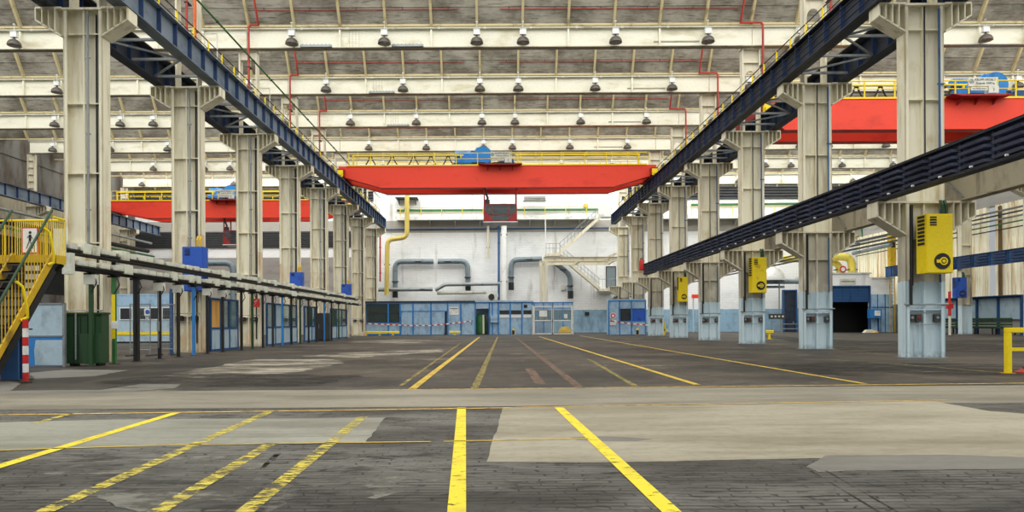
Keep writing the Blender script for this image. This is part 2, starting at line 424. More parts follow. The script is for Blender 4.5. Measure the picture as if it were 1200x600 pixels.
stripe((-60, 487.5), (600, 478.2), .09, 'linegold'); stripe((600, 477.6), (1110, 469.2), .06, 'linegold')
stripe((440, 457.2), (700, 454.6), .09, 'linegold'); stripe((700, 454.6), (1260, 448.6), .10, 'linegold')
stripe((562, 395), (483, 456), .15, 'linefar')
stripe((583, 395), (556, 456), .15, 'linefaint')
stripe((540, 402), (470, 452), .09, 'linefaint')
stripe((632, 394.5), (817, 451), .14, 'linefar')
stripe((680, 393.5), (1014, 450), .12, 'linefar')
stripe((604, 395), (680, 455), .18, 'linebrown')
stripe((620, 432), (633, 450), .22, 'linebrown')
stripe((690, 421), (745, 453), .12, 'linefaint')
stripe((900, 403), (1130, 424), .12, 'linefaint'); stripe((1020, 424.5), (1190, 438), .12, 'linefaint')
stripe((720, 423), (790, 423.5), .1, 'stainpale'); stripe((693, 423), (712, 422.5), .15, 'stainpale')
stripe((950, 552), (1040, 606), .02, 'stainblack', .0035); stripe((968, 552), (1062, 606), .02, 'stainblack', .0035)
fo = struct(fl, 'floor', [M[x] for x in FM])

# ================================================================ WALLS
w = MB(); w.box(-44, 46, DEND, DEND + .4, -.1, 20.5); struct(w, 'wall_back', M['brick'])
w = MB()                                                        # added dark strips for the unlit gap behind the side bays' last girder
for a, b in ((-43.4, -14.6), (15.4, 43.4)):
    for i in range(9): w.prism([(DEND - .02, 16.0 + i * .34), (DEND - .22, 16.04 + i * .34), (DEND - .06, 16.36 + i * .34)], 'x', a, b)
struct(w, 'trim_1', M['louvre'])
w = MB()
for a, b in ((-43.4, -14.6),):
    for i in range(10): w.prism([(DEND - .02, 10.4 + i * .2), (DEND - .16, 10.42 + i * .2), (DEND - .04, 10.6 + i * .2)], 'x', a, b)
struct(w, 'trim_2', M['louvre'])
# outer side walls: precast panels above, cladding below
w = MB(); w.box(-43.9, -43.4, 4, DEND, 13.0, 20.5)
for i in range(11):
    y = 5 + i * 7.5
    w.box(-43.4, -43.3, y - .06, y + .06, 13, 20.5)
w.box(-43.4, -43.3, 4, DEND, 16.4, 16.5); w.box(-43.9, -43.4, 4, DEND, -.1, 4.2)
struct(w, 'wall_left', M['precast'])
w = MB(); w.box(-43.8, -43.45, 4, DEND, 4.2, 9.2)
for i in range(36): w.prism([(-43.45, 4.3 + i * .135), (-43.36, 4.31 + i * .135), (-43.45, 4.4 + i * .135)], 'y', 4, DEND)
struct(w, 'trim_3', M['louvre'])
w = MB()
pts = []
for i in range(150): pts += [(-43.40, 5 + i * .52), (-43.30, 5.16 + i * .52), (-43.30, 5.32 + i * .52), (-43.40, 5.46 + i * .52)]
w.prism([(-43.6, 5)] + pts + [(-43.6, DEND)], 'z', 9.2, 13.0); struct(w, 'trim_4', M['creamdark'])
w = MB(); w.box(43.6, 44.1, 4, DEND, 11.2, 20.5); w.box(43.6, 44.1, 4, DEND, -.1, 3.0)
struct(w, 'wall_right', M['greywall'])
n_ = 0
for k in range(-2, 8):                                           # translucent cladding strips between the outer columns
    y0 = dk(k) + .5
    w = MB(); pts = []
    for i in range(13): pts += [(43.62, y0 + i * .5), (43.52, y0 + .12 + i * .5), (43.52, y0 + .34 + i * .5), (43.62, y0 + .44 + i * .5)]
    w.prism([(43.9, y0)] + pts + [(43.9, y0 + 6.5)], 'z', 3.0, 11.2)
    for y in (y0 + 2.2, y0 + 4.3): w.box(43.44, 43.56, y - .16, y + .16, 3.2, 11.0)
    n_ += 1; struct(w, 'window_%d' % n_, M['cladding'])

# ================================================================ SAW-TOOTH ROOF
ce = MB()
for k in range(-3, 9):
    y = dk(k)
    ce.add([(-44, y, 17.6), (44, y, 17.6), (44, y - 2.05, 20.9), (-44, y - 2.05, 20.9)], [(0, 1, 2, 3)], 0)
    ce.add([(-44, y + .05, 17.65), (44, y + .05, 17.65), (44, y - 2.0, 20.98), (-44, y - 2.0, 20.98)], [(3, 2, 1, 0)], 0)
    ce.box(-44, 44, y - .12, y + .02, 17.5, 17.62, 1)
    for i in range(1, 4):
        yy, zz = y - .5 * i, 17.6 + .805 * i
        ce.bar((-44, yy - .02, zz - .02), (44, yy - .02, zz - .02), .025, .025, 0)
    for n in range(-17, 18):
        x = .35 + 1.25 + 2.5 * n
        ce.bar((x, y - .06, 17.5), (x, y - 2.1, 20.8), .13, .22, 1)
struct(ce, 'ceiling', [M['roof'], M['rafter']])
gl = N('frosted skylight glass'); gl.done((225, 235, 240), .4); M['skylight'] = gl.m
for k in range(-3, 9):
    y = dk(k); w = MB()
    w.add([(-44, y - 2.05, 20.95), (44, y - 2.05, 20.95), (44, y - SP + .1, 17.66), (-44, y - SP + .1, 17.66)], [(0, 1, 2, 3)])
    for n in range(-17, 18):
        x = .35 + 2.5 * n; w.bar((x, y - 2.1, 20.9), (x, y - SP + .1, 17.6), .08, .12)
    struct(w, 'window_%d' % (n_ + 4 + k), M['skylight'])

# ================================================================ ROOF GIRDERS
BAYS = (('above the grey precast walled hall', XLL, XL), ('above the middle hall', XL, XR), ('above the cream glazed hall', XR, XRR))
for k in range(2, 8):
    for bi, (bay, xa, xb) in enumerate(BAYS):
        if k in (2,) and bi == 0: pass
        y = dk(k); x0, x1 = xa + .02, xb - .02
        r = thing('roof_girder', f'{ORD[k-1]} white roof girder from the front, {bay}', 'girder', ((x0 + x1) / 2, y, ZG0), 'white roof girders')
        m = MB(); m.box(x0, x1, y - .02, y + .02, ZG0 + .04, ZG1 - .04)
        for n in range(-17, 18):
            x = .35 + 1.25 + 2.5 * n
            if x0 + .4 < x < x1 - .4: m.box(x - .05, x + .05, y - .19, y + .19, ZG0 + .04, ZG1 - .04)
        m.build('web', M['girder'], r)
        MB().box(x0, x1, y - .2, y + .2, ZG0, ZG0 + .04).build('bottom_flange', M['creamdark'], r)
        MB().box(x0, x1, y - .2, y + .2, ZG1 - .04, ZG1).build('top_flange', M['girder'], r)
        m = MB(); m.tube([(x0 + 2.2, y - .24, ZG1 - .06), (x1 - 2.2, y - .24, ZG1 - .06)], .03, 6)
        for i in range(9): m.box(x0 + 3 + i * 2.5, x0 + 3.12 + i * 2.5, y - .26, y - .2, ZG1 - .11, ZG1 - .0)
        m.build('conduit_pipe', M['offwhite'], r)
        if bi == 1:
            m = MB(); m.box(XL + 5.55, XL + 6.25, y - .04, y - .02, ZG0 + .06, ZG1 - .06)
            for i in range(4):
                for j in range(11): m.cyl((XL + 5.63 + i * .18, y - .055, ZG0 + .1 + j * .1), (XL + 5.63 + i * .18, y - .035, ZG0 + .1 + j * .1), .016, 6, 1)
            m.build('splice_plate', [M['girder'], M['darksteel']], r)
            m = MB(); m.box(XR - 5.4, XR - 2.9, y - .06, y - .02, ZG0 + .3, ZG0 + .36)
            m.build('cable_rail', M['creamdark'], r)

# grey ledge boxes clipped to the girder bottoms
def ledge(px0, px1, k, lab):
    d = dk(k) - .25; xa, xb = PX(px0, d), PX(px1, d)
    o = thing('hanging_strip_box', lab, 'heater', ((xa + xb) / 2, d, ZG0))
    m = MB(); m.box(xa, xb, d - .1, d + .02, ZG0 + .02, ZG0 + .13); m.box(xa + .1, xb - .1, d - .13, d - .1, ZG0 + .0, ZG0 + .05); m.build('casing', M['greysteel'], o)
    m = MB()
    for i in range(8):
        x = xa + .1 + (xb - xa - .25) * i / 7; m.box(x, x + .04, d - .08, d - .02, ZG0 + .13, ZG0 + .18)
    m.build('mount', M['greysteel'], o)
ledge(354, 391, 2, 'long grey strip box clipped under the first roof girder, next to the bolted splice')
ledge(461, 498, 2, 'long grey strip box clipped under the first roof girder, farther from the bolted splice')
ledge(434, 464, 3, 'long grey strip box clipped under the second roof girder')
ledge(455, 481, 4, 'long grey strip box clipped under the third roof girder')

# thin red sprinkler pipes across the lining boards
for k in range(2, 7):
    for (xa, xb, side) in ((XL + .6, -1.9, 'towards the splice plates'), (.35, XR - .9, 'away from the splice plates')):
        y, z = dk(k) - .48, 18.25
        o = thing('sprinkler_pipe', f'thin red roof pipe over the {ORD[k-1]} middle hall girder, {side}', 'pipe', ((xa + xb) / 2, y, z), 'thin red roof pipes')
        MB().tube([(xa, y, z), (xb, y, z)], .022, 6).build('pipe_run', M['redpipe'], o)
        m = MB()
        x = xa + .5
        while x < xb: m.box(x - .02, x + .02, y - .02, y + .1, z, z + .16); x += 2.5
        m.build('hanger', M['darksteel'], o)

# ================================================================ HIGH-BAY LAMPS
def make_lamp(x, y):
    o = thing('pendant_lamp', 'lamp', 'lamp', (x, y, 16.35), 'bell lamps in front of the roof girders')
    z = 16.35
    m = MB(); m.lathe([(.35, 0), (.345, .06), (.32, .15), (.25, .25), (.13, .33), (.08, .36), (.0, .36)], (x, y, z), 18)
    m.build('lamp_shade', M['lampout'], o, smooth=True)
    m = MB(); m.lathe([(.34, .005), (.335, .05), (.31, .14), (.24, .24), (.12, .31), (0, .33)], (x, y, z), 18)
    m.build('reflector', M['lampin'], o, smooth=True)
    m = MB(); m.lathe([(.0, .06), (.05, .08), (.065, .15), (.04, .26), (.03, .33)], (x, y, z), 10); m.build('bulb', M['white'], o, smooth=True)
    m = MB(); m.cyl((x, y, z + .36), (x, y, z + .44), .05, 10); m.build('neck', M['darksteel'], o)
    m = MB(); m.box(x - .17, x + .17, y - .11, y + .11, z + .44, z + .74); m.box(x - .19, x + .19, y - .12, y + .12, z + .70, z + .74); m.build('ballast_box', M['white'], o, bevel=.01)
    m = MB(); m.cyl((x, y, z + .74), (x, y, z + 1.15), .018, 6); m.box(x - .05, x + .05, y - .05, y + .05, z + 1.12, z + 1.18); m.build('stem', M['offwhite'], o)
    return o
lamp0 = None
for k in range(2, 8):
    for bi, (bay, cx) in enumerate((('precast walled hall', -27.15), ('middle hall', .35), ('cream glazed hall', 27.85))):
        for j, off in enumerate((-11.25, -6.25, -1.25, 1.25, 6.25, 11.25)):
            x, y = cx + off, dk(k) - .60
            if bi == 0: x = round((x - 1.6) / 2.5) * 2.5 + 1.6
            if bi == 2: x = round((x - 1.6) / 2.5) * 2.5 + 1.6
            u = 580 + x * 800 / y
            if not -8 < u < 1208: continue
            if bi == 0 and (k, j) in ((2, 5),): continue
            lab = f'{ORD[j+1]} of six bell lamps on the {ORD[k-1]} roof girder of the {bay}'
            if lamp0 is None: lamp0 = make_lamp(x, y); lamp0['label'] = lab
            else: dup(lamp0, (x, y, 16.35), lab)

# ================================================================ CRANE COLUMNS
def bracket_mb(m, x0, sgn, y, ztop, reach, drop, mi=0):
    """triangular stiffened bracket cantilevering from x0 in direction sgn"""
    x1 = x0 + sgn * reach
    out = [(x0, ztop - .06), (x1, ztop - .06), (x1, ztop - .45 * drop), (x0, ztop - drop)]
    m.prism(out, 'y', y - .01, y + .015, mi)
    m.box(x0, x1, y - .32, y + .32, ztop - .06, ztop, mi)                       # top plate
    m.bar((x1 + sgn * .0, y, ztop - .45 * drop), (x0, y, ztop - drop), .62, .05, mi)
    m.box(x1 - .02, x1 + .02, y - .31, y + .31, ztop - .45 * drop, ztop - .04, mi)
    for i in range(1, 4):
        x = x0 + sgn * reach * i / 4; zb = ztop - drop + (.55 * drop) * i / 4
        m.box(x - .02, x + .02, y - .31, y + .29, zb, ztop - .06, mi)
def make_column(X, y, side):
    paint = side == 'R'
    mt = M['col_paint'] if paint else M['col_plain']
    o = thing('steel_column', 'col', 'column', (X, y, 0), 'crane columns along the middle hall')
    for s in (-1, 1):
        m = MB(); m.box(X + s * (HW - .04), X + s * HW, y, y + CD, .02, ZB - .07)
        m.box(X + s * (HW - .12), X + s * HW, y, y + .03, .02, ZB - .07)
        m.build('flange', mt, o)
    m = MB(); m.box(X - HW + .04, X + HW - .04, y + .2, y + .23, .02, ZB - .07); m.box(X - .03, X + .03, y + .05, y + .2, .02, ZB - .07)
    for z in (1.6, 3.95, 6.25, 8.55, 10.85): m.box(X - HW + .04, X + HW - .04, y + .04, y + CD - .04, z - .02, z + .02)
    m.build('web', mt, o)
    m = MB(); m.box(X - HW - .06, X + HW + .06, y - .04, y + CD + .06, 0, .03)
    m.build('base_plate', M['greysteel'] if paint else M['creamdark'], o)
    for s in (-1, 1):
        m = MB(); bracket_mb(m, X + s * (HW + .01), s, y + .23, ZB, RE, .95); m.build('bracket', mt, o)
    m = MB(); m.box(X - HW - .02, X + HW + .02, y - .03, y + CD + .03, ZB - .07, ZB); m.build('cap_plate', mt, o)
    # upper column carrying the roof girder
    for s in (-1, 1):
        m = MB(); m.box(X + s * .42, X + s * .50, y + .1, y + .52, ZB, ZG0 - .06); m.build('upper_post', M['cream'], o)
    m = MB()
    if paint:                                                    # plate with an arched walkway opening
        pts = [(X - .42, ZB + 3.0), (X - .3, ZB + 3.0)] + [(X + .3 * cos(radians(a)), ZB + 3.0 + .4 * sin(radians(a))) for a in range(165, 0, -15)] + [(X + .3, ZB + 3.0), (X + .42, ZB + 3.0), (X + .42, ZG0 - .06), (X - .42, ZG0 - .06)]
        m.prism(pts, 'y', y + .28, y + .32)
        m.box(X - .42, X + .42, y + .14, y + .46, ZG0 - .8, ZG0 - .76)
        for s in (-1, 1): m.box(X + s * .42, X + s * .3, y + .28, y + .32, ZB, ZB + 3.0)
    else:
        m.box(X - .42, X + .42, y + .16, y + .46, ZG0 - .5, ZG0 - .06)
        mb2 = MB(); mb2.box(X - .42, X + .42, y + .24, y + .36, ZB + 2.4, ZB + 2.5); mb2.build('batten', M['cream'], o)
    m.build('upper_web', M['cream'], o)
    m = MB(); m.box(X - .56, X + .56, y + .06, y + .56, ZG0 - .06, ZG0 - .01)
    m.build('head_plate', M['cream'], o)
    if paint:
        for s in (-1, 1):
            m = MB(); bracket_mb(m, X + s * (HW + .01), s, y + .23, 5.17, .95, 1.1); m.build('lower_bracket', M['cream'], o)
        m = MB(); m.box(X - HW - .02, X + HW + .02, y - .02, y + CD + .02, 5.11, 5.17); m.build('bracket_plate', M['cream'], o)
        # cable and pipe runs on the face
        m = MB(); m.tube([(X - .46, y + .0, 2.4), (X - .46, y + .0, 5.05)], .055, 8); 
        m.tube([(X - .52, y - .06, 1.75), (X - .52, y - .06, 2.6)], .05, 8)
        m.build('cable_guard', M['black'], o)
        m = MB(); m.tube([(X + .46, y - .05, 2.5), (X + .46, y - .05, 4.9)], .03, 8); m.tube([(X + .46, y - .05, 6.4), (X + .46, y - .05, 11.5)], .035, 8)
        for z in (6.8, 9.0): m.box(X + .4, X + .62, y - .05, y - .02, z, z + .05)
        m.build('pipe', M['bluepipe'], o)
        m = MB(); m.tube([(X + .02, y + .02, 6.3), (X + .02, y + .02, 11.6)], .025, 6); m.build('cable', M['black'], o)
        for xx in (-.42, -.2, .42):
            m = MB(); m.box(X + xx - .09, X + xx + .09, y + .04, y + .16, 1.2, 1.45); bx = m.build('switch_box', M['darksteel'], o)
            m = MB(); m.cyl((X + xx, y + .02, 1.34), (X + xx, y + .05, 1.34), .045, 12); m.build('dial', M['greysteel'] if xx != -.2 else M['reddark'], bx)
        m = MB()
        for zz in (1.12, 1.52): m.tube([(X - .6, y + .02, zz), (X + .6, y + .02, zz)], .012, 6)
        m.tube([(X - .72, y - .04, 1.78), (X + .72, y - .04, 1.78)], .03, 8)
        m.build('conduit', M['greysteel'], o)
    else:
        m = MB(); m.tube([(X + .18, y - .03, 3.6), (X + .18, y - .03, 11.55)], .04, 8)
        for z in (5, 7.5, 10): m.box(X + .1, X + .26, y - .03, y + .0, z, z + .05)
        m.build('pipe', M['greysteel'], o)
        m = MB(); m.tube([(X + .4, y + .1, .4), (X + .4, y + .1, 11.5)], .035, 6); m.tube([(X + .48, y + .1, 2.2), (X + .48, y + .1, 11.5)], .025, 6)
        m.build('cable', M['black'], o)
        for xx in (-.3, .35):
            m = MB(); m.box(X + xx - .13, X + xx + .13, y - .06, y + .1, 1.4, 1.62); bx = m.build('switch_box', M['black'], o)
            m = MB(); m.cyl((X + xx, y - .09, 1.5), (X + xx, y - .05, 1.5), .04, 10); m.build('dial', M['greysteel'], bx)
        m = MB(); m.tube([(X - .6, y - .03, 1.72), (X + .6, y - .03, 1.72)], .02, 6); m.build('conduit', M['greysteel'], o)
    return o
rowl, rowr = [], []
RLAB = {0: 'cream crane column with pale blue foot and the biggest yellow cabinet', 1: 'cream crane column with pale blue foot, no cabinet, before the blue roller door',
        2: 'cream crane column with pale blue foot and the medium yellow cabinet', 3: 'cream crane column with pale blue foot, between the medium and smallest yellow cabinets',
        4: 'cream crane column with pale blue foot and the smallest yellow cabinet'}
LLAB = {0: 'cream crane column behind the green bin beside the yellow stairs', 1: 'cream crane column with two dark switches and the biggest blue cabinet',
        2: 'cream crane column with the red fire sign, beyond the big blue cabinet', 3: 'cream crane column carrying the middle one of three blue cabinets',
        4: 'cream crane column with dark cupboard at foot, between two blue cabinets', 5: 'cream crane column carrying the farthest blue cabinet'}
for k in range(0, 8):
    y = dk(k)
    lr = RLAB.get(k, f'{ORD[k+1]} cream crane column of the row with pale blue feet, near the end wall')
    ll = LLAB.get(k, f'{ORD[k+1]} plain cream crane column of the row without blue feet, near the end wall')
    rowr.append(make_column(XR, y, 'R') if not k else dup(rowr[0], (XR, y, 0), lr)); rowr[-1]['label'] = lr
    rowl.append(make_column(XL, y, 'L') if not k else dup(rowl[0], (XL, y, 0), ll)); rowl[-1]['label'] = ll

def make_outer(X, y, s):
    o = thing('steel_column', 'col', 'column', (X, y, 0), 'outer crane columns along the side walls')
    for q in (-1, 1): MB().box(X + q * .42, X + q * .46, y, y + .5, .02, ZB - .05).build('flange', M['col_paint'] if s > 0 else M['cream'], o)
    m = MB(); m.box(X - .42, X + .42, y + .23, y + .26, .02, ZB - .05)
    for z in (2.6, 5.2, 7.8, 10.4): m.box(X - .42, X + .42, y + .05, y + .45, z, z + .04)
    m.build('web', M['col_paint'] if s > 0 else M['cream'], o)
    MB().box(X - .5, X + .5, y - .04, y + .54, 0, .02).build('base_plate', M['greysteel'], o)
    m = MB(); bracket_mb(m, X - s * .47, -s, y + .25, ZB, 1.0, .9); m.build('bracket', M['cream'], o)
    m = MB(); m.box(X - .46, X + .46, y - .02, y + .52, ZB - .05, ZB); m.build('cap_plate', M['cream'], o)
    m = MB()
    for q in (-1, 1): m.box(X + q * .25, X + q * .31, y + .08, y + .44, ZB, ZG0 - .02)
    m.box(X - .25, X + .25, y + .24, y + .28, ZB, ZG0 - .02)
    for i in range(7): m.box(X - .27, X + .27, y + .1, y + .42, ZB + .4 + i * .6, ZB + .44 + i * .6)
    m.build('upper_post', M['cream'], o)
    return o
pl = pr = None
for k in range(3, 8):
    la = f'{ORD[k-2]} outer column visible beside the cream glazed wall'; lb = f'{ORD[k-2]} outer column visible beside the grey precast wall'
    if pl is None: pl = make_outer(XLL, dk(k), -1); pr = make_outer(XRR, dk(k), 1); pl['label'] = lb; pr['label'] = la
    else:
        dup(pl, (XLL, dk(k), 0), lb)
        if k < 7: dup(pr, (XRR, dk(k), 0), la)

# ================================================================ CRANE RUNWAYS
def ibeam(m, x, y0, y1, z0, z1, fw=.5, stiff=1.07, mi=0, ri=1, ys=None):
    m.box(x - .015, x + .015, y0, y1, z0, z1, mi)
    m.box(x - fw / 2, x + fw / 2, y0, y1, z0, z0 + .04, mi); m.box(x - fw / 2, x + fw / 2, y0, y1, z1 - .04, z1, mi)
    y = ys if ys is not None else y0 + .3
    while y < y1:
        for s in (-1, 1): m.box(x + s * .015, x + s * (fw / 2 - .08), y - .02, y + .02, z0 + .04, z1 - .04, ri)
        y += stiff
def runway(X, sgn, lab, y0, y1, rails):
    """twin beams on the brackets; sgn points to the middle hall"""
    z0, z1 = ZB + .005, ZB + 1.05
    o = thing('crane_runway', lab, 'crane runway', (X, (y0 + y1) / 2, z0))
    xi, xo = X + sgn * (OR if rails else OL), X - sgn * 1.1
    m = MB(); ibeam(m, xi, y0, y1, z0, z1, stiff=1.25); m.build('inner_beam', [M['navydark'] if rails else M['navy'], M['navyrib']], o)
    m = MB(); ibeam(m, xo, y0, y1, z0, z1); m.build('outer_beam', [M['navydark'], M['navyrib']], o)
    y = D0 - SP * 2 + .94; i = 0
    while y < y0: y += 1.875; i += 1
    a, b = min(xi, xo) + .25, max(xi, xo) - .25
    while y < y1 - 1.9:
        zz = z0 + .1
        if i % 4 != 0: MB().bar((a, y, zz), (b, y, zz), .09, .09).build('brace', M['greysteel'], o)
        if i % 4 != 3: MB().bar((a, y + .06, zz), (b, y + 1.81, zz), .07, .07).build('brace', M['greysteel'], o) if i % 2 else MB().bar((b, y + .06, zz), (a, y + 1.81, zz), .07, .07).build('brace', M['greysteel'], o)
        y += 1.875; i += 1
    for x in (xi, xo): MB().box(x - .04, x + .04, y0, y1, z1, z1 + .09).build('crane_rail', M['darksteel'], o)
    m = MB()
    for q in (-1, 1):                                            # grating each side of the columns
        m.box(X + q * .55, X + q * .8, y0, y1, z1 - .12, z1 - .08)
        for i in range(8): m.box(X + q * .55, X + q * .8, y0, y1, z1 - .08, z1 - .075)
    m.build('walkway', M['darksteel'], o)
    xr = xi - sgn * .46
    y = y0 + .4
    while y < y1: MB().box(xr - .03, xr + .03, y - .03, y + .03, z1, z1 + 1.1).build('guard_rail_post', M['yellow'], o); y += 1.5
    m = MB()
    m.tube([(xr, y0, z1 + 1.08), (xr, y1, z1 + 1.08)], .025, 6); m.tube([(xr, y0, z1 + .75), (xr, y1, z1 + .75)], .018, 6)
    m.build('guard_rail_bars', M['black'], o)
    if rails:
        m = MB(); xf = xi + sgn * .27
        for i in range(3): m.box(xf - .02, xf + .02, y0, y1, z0 + .2 + i * .26, z0 + .225 + i * .26)
        m.build('conductor_rails', M['black'], o)
        MB().box(xi - .25, xi + .25, y1, y1 + .04, z0, z1).build('end_plate', M['midblue'], o)
    else:
        m = MB(); m.box(xi - .22, xi + .22, y1 - .03, y1, z0, z1); m.build('end_plate', M['midblue'], o)
    return o
runway(XL, 1, 'navy twin crane runway above the columns behind the yellow stairs', 12, 75.7, False)
runway(XR, -1, 'navy twin crane runway with conductor bars above the pale blue footed columns', 12, 73.3, True)
def outer_runway(X, sgn, lab, mats):
    o = thing('crane_runway', lab, 'crane runway', (X, 50, ZB))
    x = X + sgn * 1.1
    m = MB(); ibeam(m, x, 34, 81, ZB + .005, ZB + 1.05, .5, 1.4); m.build('beam', mats, o)
    MB().box(x - .04, x + .04, 34, 81, ZB + 1.05, ZB + 1.14).build('crane_rail', M['darksteel'], o)
outer_runway(XLL, 1, 'single navy crane beam along the grey precast side wall', [M['navy'], M['navyrib']])
outer_runway(XRR, -1, 'single crane beam high along the cream glazed side wall', [M['navy'], M['navyrib']])

# lower louvred conductor beam on the inner lower brackets
x = XR - 1.46
o = thing('conductor_beam', 'low navy louvred beam slanting down across the columns with yellow cabinets', 'crane beam', (x, 30, 5.18))
m = MB(); y0, y1 = 7.0, 57.5; z0, z1 = 5.18, 6.1
ibeam(m, x, y0, y1, z0, z1, .34, 1.25, 0, 0); m.build('beam', [M['navydark'], M['navydark']], o)
m = MB(); i = 0
y = y0 + .3
while y < y1 - 1.3:
    for j in range(4):
        zz = z0 + .12 + j * .185
        m.prism([(x - .02, zz), (x - .20, zz - .0), (x - .25, zz + .07), (x - .02, zz + .09)], 'y', y + .14, y + 1.11)
    y += 1.25
m.build('louvre_slats', M['slat'], o)
m = MB()
for zz in (z0 + .02, z1 - .03): m.box(x - .255, x - .235, y0, y1, zz, zz + .03)
m.build('conductor_rails', M['black'], o)
y = y0 + .9
while y < 40: MB().cyl((x - .27, y, z0 + .09), (x - .2, y, z0 + .09), .03, 8).build('bolt', M['white'], o); y += 1.25
m = MB(); m.box(x - .2, x + .2, y1, y1 + .05, z0, z1); m.build('end_plate', M['reddark'], o)
# beige runway beam on the outer lower brackets
x = XR + 1.3
o = thing('runway_beam', 'grey beige beam on the lower brackets behind the louvred beam', 'crane beam', (x, 30, 5.18))
m = MB(); ibeam(m, x, 14, 78, 5.18, 6.25, .4, 2.5, 0, 0); m.build('beam', [M['creamdark'], M['creamdark']], o)
y = 15
while y < 77: MB().bar((x - .06, y, 5.3), (x - .06, y + 1.0, 6.15), .05, .05).build('brace', M['greysteel'], o); y += 3.75
m = MB()
for i in range(3): m.tube([(x + .5 , 23.8, 4.75 - i * .16), (x + .5, 78, 4.75 - i * .16)], .045, 6)
m.build('pipe', M['greysteel'], o)
# louvred dark blue beam along the outer columns
x = XRR - .62
o = thing('conductor_beam', 'dark blue louvred beam along the cream glazed side wall', 'crane beam', (x, 60, 6.0))
m = MB(); ibeam(m, x, 36, 71.4, 5.75, 6.85, .3, 2.0, 0, 0); m.build('beam', [M['midblue'], M['midblue']], o)
m = MB(); y = 36.4
while y < 70:
    for j in range(4): m.box(x - .2, x - .14, y, y + 1.5, 5.86 + j * .24, 5.98 + j * .24)
    y += 2
m.build('louvres', M['navyrib'], o)

# ---- pipes along the runways and down the columns
def pipe(name, lab, cat, pts, r, mt, mounts=(), n=10, group=None, smooth=True):
    o = thing(name, lab, cat, pts[0], group)
    MB().tube(pts, r, n).build('pipe_run', M[mt], o, smooth=smooth)
    for p in (mounts or [pts[0]]):
        m = MB(); m.box(p[0] - r * 1.25, p[0] + r * 1.25, p[1] - r * .6, p[1] + r * 1.6, p[2] - .05, p[2] + .05)
        m.build('mount', M['darksteel'], o)
    return o
pipe('gas_pipe', 'long green pipe above the crane runway behind the yellow stairs', 'pipe', [(-12.55, 14, 15.0), (-12.55, 75, 15.0)], .045, 'green', [(-12.55, dk(k) + 1, 15.0) for k in range(7)])
for k in range(1, 5):
    y = dk(k) - .02
    for X, sg, wl in ((XL, -1, 'row without blue feet'), (XR, 1, 'row with pale blue feet')):
        xp = X + (.22 if sg < 0 else .46); xo = X - sg * .75
        yb = dk(k) - .36
        o = thing('rain_pipe', f'red rain pipe at the {ORD[k]} upper column, {wl}', 'pipe', (xp, y, ZB + 1.2), 'red rain pipes at the upper columns')
        if k > 1:
            pts = [(xo, yb - 1.6, 20.3), (xo, yb, 17.5), (xp - sg * .1, yb, 17.5), (xp, yb, 17.38), (xp, yb, ZB + 1.3)]
        else: pts = [(xp, yb, 17.5), (xp, yb, ZB + 1.3)]
        MB().tube(pts, .06, 8).build('pipe_run', M['redpipe'], o, smooth=True)
        for z in (13.6, 15.2):
            m = MB(); m.box(xp - .09, xp + .09, yb - .08, y + .0, z, z + .05); m.build('mount', M['darksteel'], o)
for k, nm in ((1, 'first'), (2, 'second')):
    y = dk(k) - .3
    if k == 1:
        pipe('riser_pipe', 'orange riser pipe beside the first upper column over the stairs side runway', 'pipe', [(XL + .55, y, ZB + 1.1), (XL + .55, y, 16.9)], .075, 'orange', [(XL + .55, y, 14)])
    m = MB()
    o = thing('access_gate', f'thin pale tube gate frame on the {nm} span of the stairs side runway', 'gate', (XL + 1.2, y + 2.4, ZB + 1.1))
    for xx in (XL - .3, XL + .55): m.tube([(xx, y + 2.4, ZB + 1.07), (xx, y + 2.4, ZB + 3.2)], .025, 6)
    m.tube([(XL - .3, y + 2.4, ZB + 3.2), (XL + .55, y + 2.4, ZB + 3.2)], .025, 6); m.build('guard_rail_frame', M['offwhite'], o)
    m = MB(); m.box(XL - .3, XL + .55, y + 2.38, y + 2.42, ZB + 1.9, ZB + 1.94); m.build('cross_bar', M['offwhite'], o)
